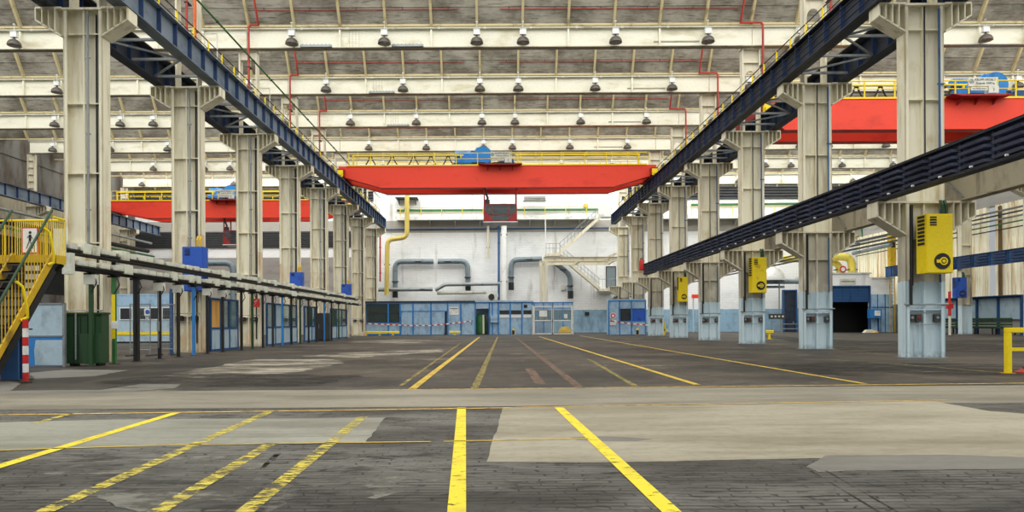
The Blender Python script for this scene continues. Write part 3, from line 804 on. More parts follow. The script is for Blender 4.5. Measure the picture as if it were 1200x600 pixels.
# ================================================================ BRIDGE CRANES
def crane(lab, X0, X1, d, num, xs, xh, xc, taper=3.1):
    """X0..X1 rail to rail, front girder face at depth d; xs sign, xh hoist, xc cabin centre"""
    ZT, ZBm, ZE = 13.85, 12.14, 12.92
    r = thing('bridge_crane', lab, 'crane', ((X0 + X1) / 2, d, ZB + 1.14), 'red bridge cranes')
    out = [(X0 - .25, ZT), (X0 - .25, ZE), (X0 + .35, ZE), (X0 + taper, ZBm), (X1 - taper, ZBm), (X1 - .35, ZE), (X1 + .25, ZE), (X1 + .25, ZT)]
    for yy, nm in ((d, 'girder'), (d + 2.5, 'girder')):
        m = MB(); m.prism(out, 'y', yy, yy + .62)
        m.box(X0 + .4, X1 - .4, yy - .04, yy + .66, ZT - .03, ZT)
        g = m.build(nm, M['red'], r)
        m = MB(); m.box(X0 + taper, X1 - taper, yy - .05, yy + .67, ZBm - .04, ZBm); m.build('bottom_flange', M['red'], g)
        m = MB(); m.box(X0 + .4, X1 - .4, yy + .27, yy + .35, ZT, ZT + .08); m.build('trolley_rail', M['darksteel'], g)
    for x in (X0, X1):
        m = MB(); m.box(x - .28, x + .28, d - .5, d + 3.6, ZE + .04, ZE + .62)
        e = m.build('end_carriage', M['reddark'], r)
        m = MB(); m.box(x - .22, x + .22, d - .62, d - .5, ZE - .02, ZE + .5); m.box(x - .12, x + .12, d - .72, d - .62, ZE + .1, ZE + .3); m.build('buffer', M['yellow'], e)
        for yy in (d + .1, d + 2.9):
            m = MB(); m.lathe([(0, -.09), (.2, -.09), (.2, .09), (0, .09)], (x, yy, ZE + .13), 16, axis='x'); m.build('wheel', M['darksteel'], e)
    # railings
    for yy, nm in ((d - .02, 'front_guard_rail'), (d + 3.1, 'rear_guard_rail')):
        m = MB(); x = X0 + .6
        while x < X1 - .3:
            m.box(x - .03, x + .03, yy - .03, yy + .03, ZT, ZT + 1.0); x += 1.72
        m.tube([(X0 + .5, yy, ZT + 1.0), (X1 - .5, yy, ZT + 1.0)], .035, 6); m.tube([(X0 + .5, yy, ZT + .55), (X1 - .5, yy, ZT + .55)], .025, 6)
        m.box(X0 + .5, X1 - .5, yy - .015, yy + .015, ZT, ZT + .1)
        m.build(nm, M['yellow'], r)
    # festoon track and hanging cable loops
    m = MB(); m.tube([(X0 + .7, d + .75, ZT + 1.02), (xh - 1.6, d + .75, ZT + 1.02)], .07, 8); m.tube([(xh + 2.6, d + .75, ZT + 1.02), (X1 - .9, d + .75, ZT + 1.02)], .07, 8)
    for x in (X0 + .8, xh - 1.8, xh + 2.8, X1 - 1.0): m.box(x - .06, x + .06, d + .69, d + .81, ZT - .01, ZT + 1.0)
    m.build('cable_track', M['yellow'], r)
    x = X0 + 2.2; 
    while x < xh - 2.2:
        m = MB(); m.tube([(x - .55, d + .75, ZT + .02), (x - .2, d + .75, ZT + .6), (x - .08, d + .75, ZT + .92), (x + .08, d + .75, ZT + .92), (x + .2, d + .75, ZT + .6), (x + .55, d + .75, ZT + .02)], .05, 6)
        m.build('festoon_cable', M['black'], r); x += 1.75 if x < X0 + 4 else 1.4
    # hoist trolley
    m = MB(); m.box(xh - 2.4, xh + 2.6, d + .3, d + 2.8, ZT + .1, ZT + .32)
    for yy in (d + .31, d + 2.81):
        for xx in (xh - 1.9, xh + 2.1): m.lathe([(0, -.06), (.14, -.06), (.14, .06), (0, .06)], (xx, yy, ZT + .2), 12, axis='y')
    t = m.build('hoist_trolley', M['midblue'], r)
    m = MB(); m.lathe([(0, -.5), (.72, -.5), (.72, -.42), (.55, -.4), (.55, .5), (.72, .52), (.72, .6), (0, .6)], (xh, d + 1.1, ZT + 1.0), 24, axis='y'); m.build('rope_drum', M['hoist'], t, smooth=True)
    m = MB(); m.box(xh - 2.3, xh - .5, d + .45, d + 1.0, ZT + .32, ZT + .75); m.box(xh - 1.7, xh - .5, d + .7, d + 1.8, ZT + .32, ZT + 1.25); m.prism([(xh - 1.6, ZT + .32), (xh - .5, ZT + 1.7), (xh - .1, ZT + 1.7), (xh - .1, ZT + .32)], 'y', d + .9, d + 1.6); m.build('gearbox', M['hoist'], t)
    m = MB(); m.tube([(xh - 2.3, d + 1.1, ZT + 1.15), (xh - 1.0, d + 1.1, ZT + 1.15)], .3, 14)
    for i in range(6): m.lathe([(.3, 0), (.35, .01), (.35, .04), (.3, .05)], (xh - 2.2 + i * .16, d + 1.1, ZT + 1.15), 14, axis='x')
    m.build('motor', M['hoist'], t)
    m = MB(); m.box(xh + 1.3, xh + 2.4, d + .8, d + 1.6, ZT + .32, ZT + .72); m.tube([(xh + 1.2, d + 1.2, ZT + .62), (xh + 2.5, d + 1.2, ZT + .62)], .2, 12); m.build('brake_unit', M['midblue'], t)
    # sign platform
    m = MB(); m.prism([(xs - 1.75, ZT + .02), (xs + 1.75, ZT + .02), (xs + 1.2, ZT - .02 - .06), (xs - 1.2, ZT - .08)], 'y', d - .75, d - .06)
    for xx in (xs - 1.0, xs, xs + 1.0): m.prism([(d - .6, ZT - .05), (d - .06, ZT - .05), (d - .06, ZT - .4)], 'x', xx - .03, xx + .03)
    p = m.build('sign_platform', M['reddark'], r)
    m = MB(); m.box(xs - .75, xs + .8, d - .66, d - .62, ZT + .46, ZT + .96); s = m.build('capacity_sign', M['offwhite'], r)
    text('lettering', 'KRUPP-ARDELT', .17, (xs + .16, d - .668, ZT + .82), M['text'], s, 1.0)
    text('lettering', 'Tragkraft  32000 kg', .13, (xs + .16, d - .668, ZT + .63), M['text'], s)
    m = MB(); m.lathe([(.11, 0), (.13, 0), (.13, .006), (.11, .006)], (xs - .6, d - .668, ZT + .73), 16, axis='y')
    for a in (90, 210, 330): m.lathe([(.03, 0), (.05, 0), (.05, .006), (.03, .006)], (xs - .6 + .045 * cos(radians(a)), d - .668, ZT + .73 + .045 * sin(radians(a))), 12, axis='y')
    m.build('ring_emblem', M['text'], s)
    m = MB(); m.box(xs - .62, xs + .3, d - .66, d - .62, ZT + .24, ZT + .42); s = m.build('hook_load_sign', M['offwhite'], r)
    m = MB()
    for i in range(8): m.box(xs - .54 + i * .1, xs - .54 + i * .1 + (.07, .05, .08)[i % 3], d - .668, d - .66, ZT + .31, ZT + .35)
    m.build('lettering', M['text'], s)
    m = MB(); m.box(xs + .36, xs + .92, d - .66, d - .62, ZT + .1, ZT + .46); s = m.build('number_sign', M['offwhite'], r)
    text('lettering', num, .26, (xs + .64, d - .668, ZT + .27), M['text'], s)
    m = MB()
    for xx in (xs - .7, xs + .9): m.box(xx - .025, xx + .025, d - .6, d - .56, ZT + .0, ZT + 1.0)
    m.box(xs - .75, xs + .95, d - .6, d - .57, ZT + .44, ZT + .48); m.build('sign_frame', M['yellow'], r)
    m = MB(); m.box(xs - .55, xs + .3, d - .35, d - .0, ZT + .03, ZT + .2); m.box(xs - 2.3, xs - 1.2, d + .1, d + .5, ZT + .03, ZT + .3); m.build('resistor_box', M['black'], r)
    # operator cabin
    if xc is not None:
        zc0, zc1 = 9.4, 10.85
        y0, y1 = d + .35, d + 2.35; a, b = xc - 1.35, xc + 1.35
        m = MB()
        m.box(a, b, y0, y1, zc0, zc0 + .08); m.box(a, b, y0, y1, zc1 - .06, zc1)
        for xx in (a, b - .09):
            for yy in (y0, y1 - .09): m.box(xx, xx + .09, yy, yy + .09, zc0, zc1)
        m.prism([(a, zc1), (a + .12, zc1), (a + .12, zc0 + .9), (a + .75, zc0 + .06), (a, zc0)], 'y', y0 - .01, y0 + .05)
        m.prism([(b, zc1), (b - .12, zc1), (b - .12, zc0 + .9), (b - .75, zc0 + .06), (b, zc0)], 'y', y0 - .01, y0 + .05)
        m.box(a + .6, a + .68, y0, y0 + .05, zc0, zc1); m.box(b - .68, b - .6, y0, y0 + .05, zc0, zc1)
        m.box(a, b, y0, y0 + .05, zc0 + .5, zc0 + .56)
        c = m.build('cabin', M['reddark'], r)
        m = MB(); m.box(a + .1, b - .1, y0 + .02, y0 + .03, zc0 + .1, zc1 - .08); m.build('windscreen', M['glass'], c)
        m = MB(); m.box(a + .08, b - .08, y1 - .05, y1 - .02, zc0 + .08, zc1 - .06); m.build('rear_panel', M['black'], c)
        m = MB(); m.box(xc - .3, xc + .3, y0 + .9, y0 + 1.4, zc0 + .08, zc0 + .5); m.box(xc - .3, xc + .3, y0 + 1.4, y0 + 1.5, zc0 + .5, zc0 + 1.15); m.box(xc - .9, xc - .45, y0 + .5, y0 + 1.2, zc0 + .08, zc0 + .85); m.box(xc + .45, xc + .9, y0 + .5, y0 + 1.2, zc0 + .08, zc0 + .85)
        m.build('driver_seat', M['darksteel'], c)
        m = MB(); m.box(a - .05, b + .05, y0 - .12, y1, zc0 - .06, zc0); m.build('floor_plate', M['white'], c)
        m = MB()
        for xx in (a, b - .1): m.box(xx, xx + .1, y0 + .02, y0 + .12, zc1, ZBm - .04); m.box(xx, xx + .1, y1 - .12, y1 - .02, zc1, ZBm - .04)
        m.build('hanger_frame', M['reddark'], c)
        m = MB(); m.tube([(a + .2, y0 + .1, zc1), (a + .35, y0 + .1, zc1 + .5), (a + .2, y0 + .1, zc1 + .8), (a + .1, y0 + .1, ZBm - .05)], .09, 8); m.box(a + .12, a + .5, y0, y0 + .3, zc1, zc1 + .35); m.build('cable_bundle', M['black'], c)
    return r
D1, D2, D3 = 54.8, 69.7, 38.8
crane('red bridge crane spanning the middle hall with dark red cabin and blue hoist', XL + OL, XR - OR, D1, '2', PX(587, D1), PX(567, D1), PX(587, D1))
crane('red bridge crane seen between columns in the hall with the precast wall', XLL + 1.1, XL - 1.1, D2, '3', PX(267, D2), PX(268, D2), PX(276, D2), 4.2)
crane('red bridge crane behind the biggest pale blue footed column, sign number 1', XR + 1.1, XRR - 1.1, D3, '1', PX(1143, D3), PX(1178, D3), None, 1.2)
# crane hook block hanging gear is hidden behind the cabin; the pale duct below it belongs to the wall

# ================================================================ LEFT FRONT: yellow stairs, pillar, boards
r = thing('access_stair', 'steep yellow steel stair with landing and barred railing', 'stair', (-10.95, 15, 0))
XA, XB = -11.45, -10.5
ya, yb, zb = 13.86, 16.25, 2.92
for x in (XA, XB):
    m = MB(); m.prism([(ya, .0), (ya + .16, .0), (yb + .02, zb - .16), (yb + .02, zb + .04), (yb - .06, zb + .04)], 'x', x - .02, x + .02)
    m.build('stringer', M['yellowdark'], r)
    m = MB(); m.bar((x, ya + .34, .02), (x, yb, zb - .36), .05, .16); m.build('support_beam', M['black'], r)
for i in range(13):
    t = (i + 1) / 14; y = ya + .1 + (yb - ya - .1) * t; z = zb * t
    m = MB(); m.box(XA + .03, XB - .03, y - .11, y + .11, z - .03, z); m.box(XA + .03, XB - .03, y - .11, y - .09, z - .07, z); m.build('tread', M['darksteel'], r)
for x in (XA, XB):
    m = MB(); m.tube([(x, ya + .05, 1.0), (x, yb - .05, zb + 1.05)], .03, 8); m.build('handrail', M['darkgreen'], r, smooth=True)
    m = MB()
    for i in range(22):
        t = (i + .5) / 22; y = ya + .1 + (yb - ya - .1) * t; z = zb * t
        m.tube([(x, y, z + .02), (x, y, z + 1.02)], .012, 5)
    m.build('baluster_rail_bars', M['yellowdark'], r)
m = MB()
m.tube([(XB + .05, 14.9, 2.2), (XB + .12, 15.0, 2.1), (XB + .16, 15.1, 1.6), (XB + .12, 15.16, 1.42), (XB + .04, 15.05, 1.35)], .03, 8)
m.build('grab_handle', M['yellow'], r, smooth=True)
m = MB(); m.tube([(XB + .04, 15.85, 3.5), (XB + .1, 15.95, 3.42), (XB + .14, 16.05, 2.9), (XB + .1, 16.1, 2.72), (XB + .03, 16.0, 2.66)], .03, 8); m.build('grab_handle', M['yellow'], r, smooth=True)
YL = 16.66
m = MB(); m.box(-14.0, XB + .02, yb + .02, YL + .04, zb - .04, zb); m.box(-14.0, XB + .02, yb + .02, yb + .06, zb - .2, zb - .04); m.box(XB - .02, XB + .02, yb + .02, YL + .04, zb - .2, zb - .04); m.build('landing', M['yellowdark'], r)
m = MB()
for i in range(24):
    x = XB - .0 - i * .052; m.tube([(x, YL, zb), (x, YL, zb + .86)], .011, 5)
m.build('baluster_rail_bars', M['yellow'], r)
m = MB()
for i in range(9): x = -11.95 - i * .2; m.tube([(x, YL, zb), (x, YL, zb + .9)], .016, 5)
m.build('baluster_rail_bars', M['yellow'], r)
m = MB(); m.tube([(-14, YL, zb + .88), (-12.0, YL, zb + .88)], .025, 6); m.tube([(-12.0, YL, zb + .88), (XB, YL, zb + .88), (XB, yb, zb + .9)], .025, 6); m.build('top_rail', M['yellow'], r)
m = MB()
for y in (yb + .1, YL): m.bar((-13.9, y, .0), (-13.9, y, zb - .05), .1, .1)
m.bar((XB - .05, YL, zb - .2), (-12.2, YL, .9), .08, .08); m.bar((-12.2, YL, .9), (-13.9, YL, .2), .08, .08)
m.build('leg', M['black'], r)
# pedestrian sign on the landing
o = thing('warning_sign', 'white board with red edge and black walking figure at the stair head', 'sign', (-11.25, 16.54, 3.0))
m = MB(); m.box(-11.46, -11.06, 16.55, 16.57, 2.98, 3.62); b = m.build('board', M['textred'], o)
m = MB(); m.box(-11.43, -11.09, 16.54, 16.55, 3.01, 3.59); m.build('face', M['white'], o)
m = MB(); yy = 16.535; cx = -11.25; cz = 3.3
m.lathe([(0, 0), (.035, 0), (.035, .006), (0, .006)], (cx, yy, cz + .19), 14, axis='y')
for p, q, wd in (((cx, cz + .14), (cx - .005, cz), .06), ((cx - .005, cz + .02), (cx + .07, cz - .2), .035), ((cx - .005, cz + .02), (cx - .05, cz - .1), .035), ((cx - .05, cz - .1), (cx - .09, cz - .2), .03), ((cx + .01, cz + .13), (cx + .07, cz + .03), .025), ((cx - .01, cz + .13), (cx - .07, cz + .06), .025)):
    m.bar((p[0], yy + .003, p[1]), (q[0], yy + .003, q[1]), wd, .006)
m.build('walking_figure', M['black'], o)
m = MB(); m.box(-11.4, -11.1, 16.57, 16.62, 3.5, 3.54); m.build('mount', M['darksteel'], o)

o = thing('steel_post', 'thick blue steel post standing under the yellow stair', 'post', (-10.85, 15.35, 0))
m = MB(); m.box(-11.02, -10.62, 15.2, 15.24, .03, 1.14); m.box(-11.02, -10.62, 15.5, 15.54, .03, 1.14); m.box(-10.84, -10.80, 15.24, 15.5, .03, 1.14); m.build('post_shaft', M['midblue'], o)
m = MB(); m.box(-11.1, -10.55, 15.14, 15.6, 0, .03); m.build('base_plate', M['darksteel'], o)
m = MB(); m.box(-11.1, -10.55, 15.16, 15.58, 1.14, 1.17); m.build('head_plate', M['black'], o)
o = thing('hazard_post', 'red and white striped post beside the blue stair post', 'post', (-10.11, 14.7, 0))
m = MB()
for i in range(7): m.box(-10.15, -10.07, 14.66, 14.74, .04 + i * .19, .04 + (i + 1) * .19, i % 2)
m.build('striped_shaft', [M['textred'], M['white']], o)
m = MB(); m.box(-10.2, -10.02, 14.61, 14.79, 0, .04); m.build('base_plate', M['darksteel'], o)

d = 20.3
o = thing('partition_board', 'pale blue board with a brighter blue unpainted lower corner behind the stair', 'screen', (PX(54, d), d, 0))
xa, xb = PX(31, d), PX(75, d)
m = MB(); m.box(xa, xb, d, d + .04, .03, 1.86); m.build('board', M['paleblue'], o)
m = MB(); m.box(xa - .0, xb + .0, d - .012, d, .03, .90); m.build('lower_board', M['frameblue'], o)
m = MB(); m.prism([(xa + .26, .06), (xb - .03, .05), (xb - .03, .8), (xa + .28, .8), (xa + .24, .5)], 'y', d - .018, d - .012); m.build('pale_patch', M['paleblue'], o)
m = MB()
for x in (xa, xb): m.box(x - .03, x + .03, d - .03, d + .07, 0, 1.9)
for z in (.9, 1.86): m.box(xa, xb, d - .03, d + .07, z, z + .04)
m.build('frame', M['greysteel'], o)

d = 20.6
o = thing('waste_container', 'dark green metal bin standing at the foot of the first column', 'bin', (PX(102, d), d, 0))
xa, xb = PX(77, d), PX(119, d)
m = MB(); m.box(xa, xb, d, d + .4, .08, 1.56)
for i in range(1, 5): x = xa + (xb - xa) * i / 5; m.box(x - .02, x + .02, d - .03, d, .1, 1.5)
m.build('body', M['darkgreen'], o)
m = MB(); m.box(xa - .02, xb + .02, d - .05, d + .45, 1.56, 1.62); m.build('lid', M['darkgreen'], o)
m = MB(); m.box(xb - .55, xb + .04, d - .16, d - .05, .1, .98); m.build('side_box', M['darkgreen'], o)
for x in (xa + .1, xb - .2):
    m = MB(); m.box(x, x + .1, d + .02, d + .38, 0, .08); m.build('skid', M['black'], o)
m = MB(); m.tube([(xa + .35, d - .08, .2), (xa + .35, d - .08, 1.6)], .025, 6); m.tube([(xa + .5, d - .06, .9), (xa + .55, d - .06, .7)], .02, 6); m.build('handle', M['greysteel'], o)

# ================================================================ LEFT: busbar trunking on posts along the column row
XT = -12.05
for (xx, zz, nm) in ((XT - .24, 3.46, 'upper'), (XT, 2.98, 'lower')):
    o = thing('cable_trunking', f'{nm} line of grey white cable trunking boxes along the plain columns', 'cable trunking', (xx, 40, zz), 'cable trunking lines')
    m = MB(); m.box(xx - .07, xx + .05, 19.5, 61, zz + .02, zz + .09); m.build('duct', M['creamdark'], o)
    m = MB(); m.box(xx - .12, xx + .12, 19.4, 61, zz - .07, zz - .02); m.tube([(xx - .1, 19.4, zz - .13), (xx - .1, 61, zz - .13)], .05, 6); m.tube([(xx + .06, 19.4, zz - .11), (xx + .06, 61, zz - .11)], .035, 6); m.build('cable_tray', M['black'], o)
    y = 19.6; i = 0
    while y < 60.5 and i < 90:
        big = random.random() < .12; L = random.uniform(.30, .46)
        a, b, s = (zz - .10, zz + .2, .16) if big else (zz - .02, zz + random.choice((.12, .14, .15)), random.choice((.11, .12, .14)))
        m = MB(); m.box(xx - s, xx + s, y, y + L, a, b); m.box(xx + s, xx + s + .012, y + .03, y + L - .03, a + .03, b - .03); m.box(xx - s + .02, xx + s - .02, y - .012, y, a + .02, b - .02)
        m.build('junction_box', M['plastic'] if i % 3 else M['offwhite'], o); i += 1
        y += L + random.choice((.09, .12, .3))
    m = MB(); m.bar((xx, 19.3, zz + .5 if nm == 'upper' else zz + .3), (xx, 19.3, zz - .3), .24, .2); m.build('end_box', M['offwhite'], o)
# its posts
posts = [(107, 'darkgreen', 'slim green post next to the dark green bin'), (134, 'green', 'green post with yellow stripes and a white note'), (160, 'black', 'thick black post before the blue white site office'), (187, 'black', 'black post with a red mark before the blue white site office'),
         (209, 'black', 'thin black post at the near edge of the column with the big blue cabinet'), (227, 'frameblue', 'bright blue post in front of the column with the big blue cabinet'), (243, 'black', 'black post at the far edge of the column with the big blue cabinet'), (261, 'black', 'black post between the orange board and glass of the blue door')]
k = 283
while k < 400:
    posts.append((k, ['black', 'black', 'frameblue', 'black', 'darkgreen'][len(posts) % 5], None)); k += max(4.2, (580 - k) * .043)
cnt = 0
for px, mt, lab in posts:
    d = -XT * 800 / (580 - px); cnt += 1
    lab = lab or f'{ORD[cnt]} post counted from the bin under the grey cable trunking, {"blue" if mt=="frameblue" else "green" if "green" in mt else "black"}'
    o = thing('support_post', lab, 'post', (XT, d, 0), 'posts under the cable trunking')
    rr = .075 if px == 160 else .05
    m = MB(); m.box(XT - rr, XT + rr, d - rr, d + rr, .02, 2.8); m.build('post_shaft', M[mt], o)
    m = MB(); m.box(XT - .12, XT + .12, d - .12, d + .12, 0, .02); m.build('base_plate', M['darksteel'], o)
    m = MB(); m.box(XT - .2, XT + .16, d - .05, d + .05, 2.74, 2.80); m.tube([(XT + .02, d - .04, 2.2), (XT + .2, d - .06, 2.5), (XT + .12, d - .05, 2.74)], .018, 6); m.build('head_bracket', M['black'], o)
    if px == 134:
        m = MB(); m.box(XT - .052, XT + .055, d - .056, d - .05, .8, 2.2); m.build('yellow_stripe', M['yellow'], o)
        m = MB(); m.box(XT - .06, XT + .14, d - .064, d - .056, 1.12, 1.36); m.build('paper_note', M['white'], o)
    if px in (160, 187):
        m = MB(); m.box(XT - .03, XT + .03, d - rr - .1, d - rr, 1.0, 1.35); m.tube([(XT, d - rr - .03, .4), (XT, d - rr - .03, 2.6)], .015, 6); m.build('socket_box', M['greysteel'] if px == 187 else M['black'], o)
    if px in (107, 187, 209, 243, 261):
        m = MB(); m.box(XT - .17, XT + .17, d - .1, d + .1, 2.45, 2.74); m.build('junction_box', M['offwhite'], o)

# blue drive cabinets / yellow drive cabinets on the columns
def cabinet(lab, px0, px1, py0, py1, d, mt, big, group):
    pyc = (py0 + py1) / 2
    x0, x1, z1, z0 = PX(px0, d, pyc), PX(px1, d, pyc), PZ((px0 + px1) / 2, py0, d), PZ((px0 + px1) / 2, py1, d)
    o = thing('mounted_cabinet', lab, 'cabinet', ((x0 + x1) / 2, d + .3, z0), group)
    m = MB(); m.box(x0, x1, d, d + .52, z0, z1); m.box(x0 + .03, x1 - .03, d - .012, d, z0 + .03, z1 - .03); b = m.build('body', M[mt], o, bevel=.012)
    wd, h = x1 - x0, z1 - z0
    m = MB(); a = x0 + .13 * wd; 
    m.box(a, a + .25 * wd, d - .018, d - .012, z1 - .2 * h, z1 - .045 * h); v = m.build('vent', M['black'], o)
    m = MB()
    for i in range(3): m.prism([(d - .02, z1 - (.075 + i * .045) * h), (d - .05, z1 - (.085 + i * .045) * h), (d - .02, z1 - (.085 + i * .045) * h)], 'x', a, a + .25 * wd)
    m.build('vent_slats', M[mt], v)
    m = MB()
    for i in range(8): m.box(x0 - .02, x0 - .005, d + .08, d + .42, z1 - (.06 + i * .065) * h, z1 - (.02 + i * .065) * h)
    m.build('side_louvres', M['black'], o)
    if big:
        cx, cz = x0 + .58 * wd, z0 + .2 * h; R = .30 * wd
        m = MB(); m.lathe([(0, 0), (R, 0), (R, .02), (0, .02)], (cx, d - .034, cz), 22, axis='y'); f = m.build('fan_opening', M['black'], o)
        m = MB(); m.lathe([(R * .34, -.02), (R * .5, -.02), (R * .5, 0), (R * .34, 0)], (cx + R * .12, d - .036, cz), 18, axis='y'); m.lathe([(0, -.03), (R * .2, -.03), (R * .2, 0), (0, 0)], (cx + R * .12, d - .036, cz), 12, axis='y'); m.box(cx - R * .75, cx - R * .2, d - .05, d - .036, cz - R * .2, cz + R * .2); m.build('fan_hub', M[mt], f)
    m = MB()
    for xx in (x0 + .68 * wd, x0 + .82 * wd): m.tube([(xx, d + .1, z1), (xx, d + .1, z1 + .3), (xx, d + .2, z1 + .45)], .05, 8)
    m.build('pipe', M['darkgreen'] if big else M['yellowdark'], o)
    m = MB(); m.box(x0 + .1, x1 - .1, d + .52, d + .56, z0 + .1, z1 - .1); m.build('mount', M['darksteel'], o)
YG, BG = 'yellow cabinets on the columns', 'blue cabinets on the columns'
cabinet('yellow cabinet with round fan on the biggest column, largest of its kind', 1085.5, 1117, 250.5, 320, dk(0) - .7, 'yellow', True, YG)
cabinet('yellow cabinet with round fan, middle sized of the three', 881.5, 898.5, 301.5, 343, dk(2) - .7, 'yellow', True, YG)
cabinet('yellow cabinet with round fan, smallest of the three', 795.5, 806, 324.5, 353.5, dk(4) - .7, 'yellow', True, YG)
cabinet('blue cabinet behind the cable trunking, the largest of three', 213.5, 238, 289, 341, dk(1) - .7, 'blue', False, BG)
cabinet('blue cabinet behind the cable trunking, the middle of three', 339.5, 354, 319, 341, dk(3) - .7, 'blue', False, BG)
cabinet('blue cabinet behind the cable trunking, farthest of three', 400, 411, 333, 348, dk(5) - .7, 'blue', False, BG)
cabinet('blue cabinet on an outer column under the dark blue louvred beam', 1120.5, 1133, 325, 349, dk(5) - .65, 'blue', True, BG)

# ---- longitudinal blue framed glass partitions behind the trunking
def partition(lab, ya, yb, panes, h=2.45, X=-12.9):
    o = thing('glazed_partition', lab, 'partition', (X, (ya + yb) / 2, 0), 'blue framed partitions between the plain columns')
    n = len(panes); m = MB()
    for i in range(n + 1): y = ya + (yb - ya) * i / n; m.box(X - .05, X + .05, y - .05, y + .05, 0, h)
    for z in (.0, 1.0, h - .1): m.box(X - .04, X + .04, ya, yb, z, z + .1)
    m.build('frame', M['midblue'], o)
    for i, p in enumerate(panes):
        y0, y1 = ya + (yb - ya) * i / n + .05, ya + (yb - ya) * (i + 1) / n - .05
        m = MB(); m.box(X - .015, X + .015, y0, y1, .1, 1.0); m.build('lower_panel', M['paleblue'], o)
        m = MB(); m.box(X - .012, X + .012, y0, y1, 1.1, h - .1); m.build('pane', M[p], o)
partition('blue framed door pair with one orange board and one glass pane', 30.95, 34.2, ['orangeboard', 'glass', 'glass'])
partition('blue framed glass partition between the fire sign column and the middle blue cabinet', 38.6, 44.4, ['glass', 'paleblue', 'glass', 'glass'])
partition('blue framed glass partition beyond the middle blue cabinet', 46.2, 48.9, ['glass', 'greenboard', 'glass'])
partition('blue framed glass partition nearest the far blue booth', 53.6, 59.4, ['darkgreen', 'glass', 'glass'])
o = thing('door_post', 'blue post at the near side of the column with the big blue cabinet', 'post', (PX(201, 28.5), 28.5, 0))
x = PX(201, 28.5); m = MB(); m.box(x - .06, x + .06, 28.44, 28.56, .02, 2.62); m.box(x - .06, x + .3, 28.46, 28.54, 2.62, 2.72); m.build('post_shaft', M['midblue'], o)
m = MB(); m.box(x - .1, x + .1, 28.4, 28.6, 0, .02); m.build('base_plate', M['darksteel'], o)
# dark cupboards among the posts
for (px0, px1, d, h, lab) in ((372, 386, 49.2, 2.0, 'dark grey cupboard at the foot of the column beyond the middle blue cabinet'),):
    xa, xb = PX(px0, d), PX(px1, d)
    o = thing('tool_cupboard', lab, 'cupboard', ((xa + xb) / 2, d, 0)); m = MB(); m.box(xa, xb, d, d + .5, .06, h); m.build('body', M['darksteel'], o)
    for i in range(2):
        a = xa + (xb - xa) * i / 2
        m = MB(); m.box(a + .02, a + (xb - xa) / 2 - .02, d - .02, d, .1, h - .04); dd = m.build('door', M['darksteel'], o); m = MB(); m.box(a + .1, a + .13, d - .05, d - .02, h * .45, h * .6); m.build('handle', M['greysteel'], dd)
    m = MB(); m.box(xa + .03, xb - .03, d + .05, d + .45, 0, .06); m.build('plinth', M['black'], o)
# red fire extinguisher sign on column 2
d = dk(2) - .62; x = PX(300, d)
o = thing('fire_sign', 'small red fire sign with white slash on the plain column', 'sign', (x, d, 2.2))
m = MB(); m.box(x - .2, x + .2, d, d + .02, 2.15, 2.6); m.build('board', M['textred'], o)
m = MB(); m.bar((x - .12, d - .004, 2.22), (x + .1, d - .004, 2.5), .05, .006); m.tube([(x - .1, d - .004, 2.4), (x - .02, d - .004, 2.48), (x + .06, d - .004, 2.52)], .012, 5); m.build('pictogram', M['white'], o)
m = MB(); m.box(x - .03, x + .03, d + .02, d + .6, 2.3, 2.36); m.build('mount', M['darksteel'], o)

# ---- site office and mesh fence in the side hall
d = 46.0; xa, xb = PX(118, d), PX(206, d)
o = thing('site_office', 'white and pale blue site office with a row of dark windows', 'cabin', ((xa + xb) / 2, d, 0))
m = MB(); m.box(xa, xb, d, d + 3, .1, 3.2); m.build('wall', M['paleblue'], o)
m = MB(); m.box(xa, xb, d - .03, d, 2.5, 3.2); m.box(xa, xb, d - .05, d + 3.05, 3.2, 3.3); m.build('roof_fascia', M['panelblue'], o)
for i in range(4):
    a = xa + 1.3 + i * .95
    m = MB(); m.box(a, a + .85, d - .05, d - .0, 1.55, 2.4); f = m.build('window_frame', M['white'], o)
    m = MB(); m.box(a + .06, a + .79, d - .06, d - .05, 1.61, 2.34); m.build('pane', M['interior'], f)
m = MB(); m.box(xa, xb, d - .04, d, .55, .75); m.build('yellow_band', M['yellow'], o)
m = MB(); m.box(xa, xb, d + .05, d + 2.9, 0, .1); m.build('plinth', M['black'], o)
o = thing('mandatory_sign', 'small white sign with a blue pictogram on the site office window', 'sign', (PX(173, d), d - .1, 1.9))
x = PX(173, d - .1); m = MB(); m.box(x - .22, x + .22, d - .12, d - .09, 1.82, 2.3); m.build('board', M['white'], o)
m = MB(); m.lathe([(0, 0), (.15, 0), (.15, .006), (0, .006)], (x, d - .128, 2.08), 18, axis='y'); m.build('disc', M['signblue'], o)
m = MB(); m.box(x - .02, x + .02, d - .09, d - .065, 2.2, 2.24); m.build('mount', M['darksteel'], o)
d = 27.0
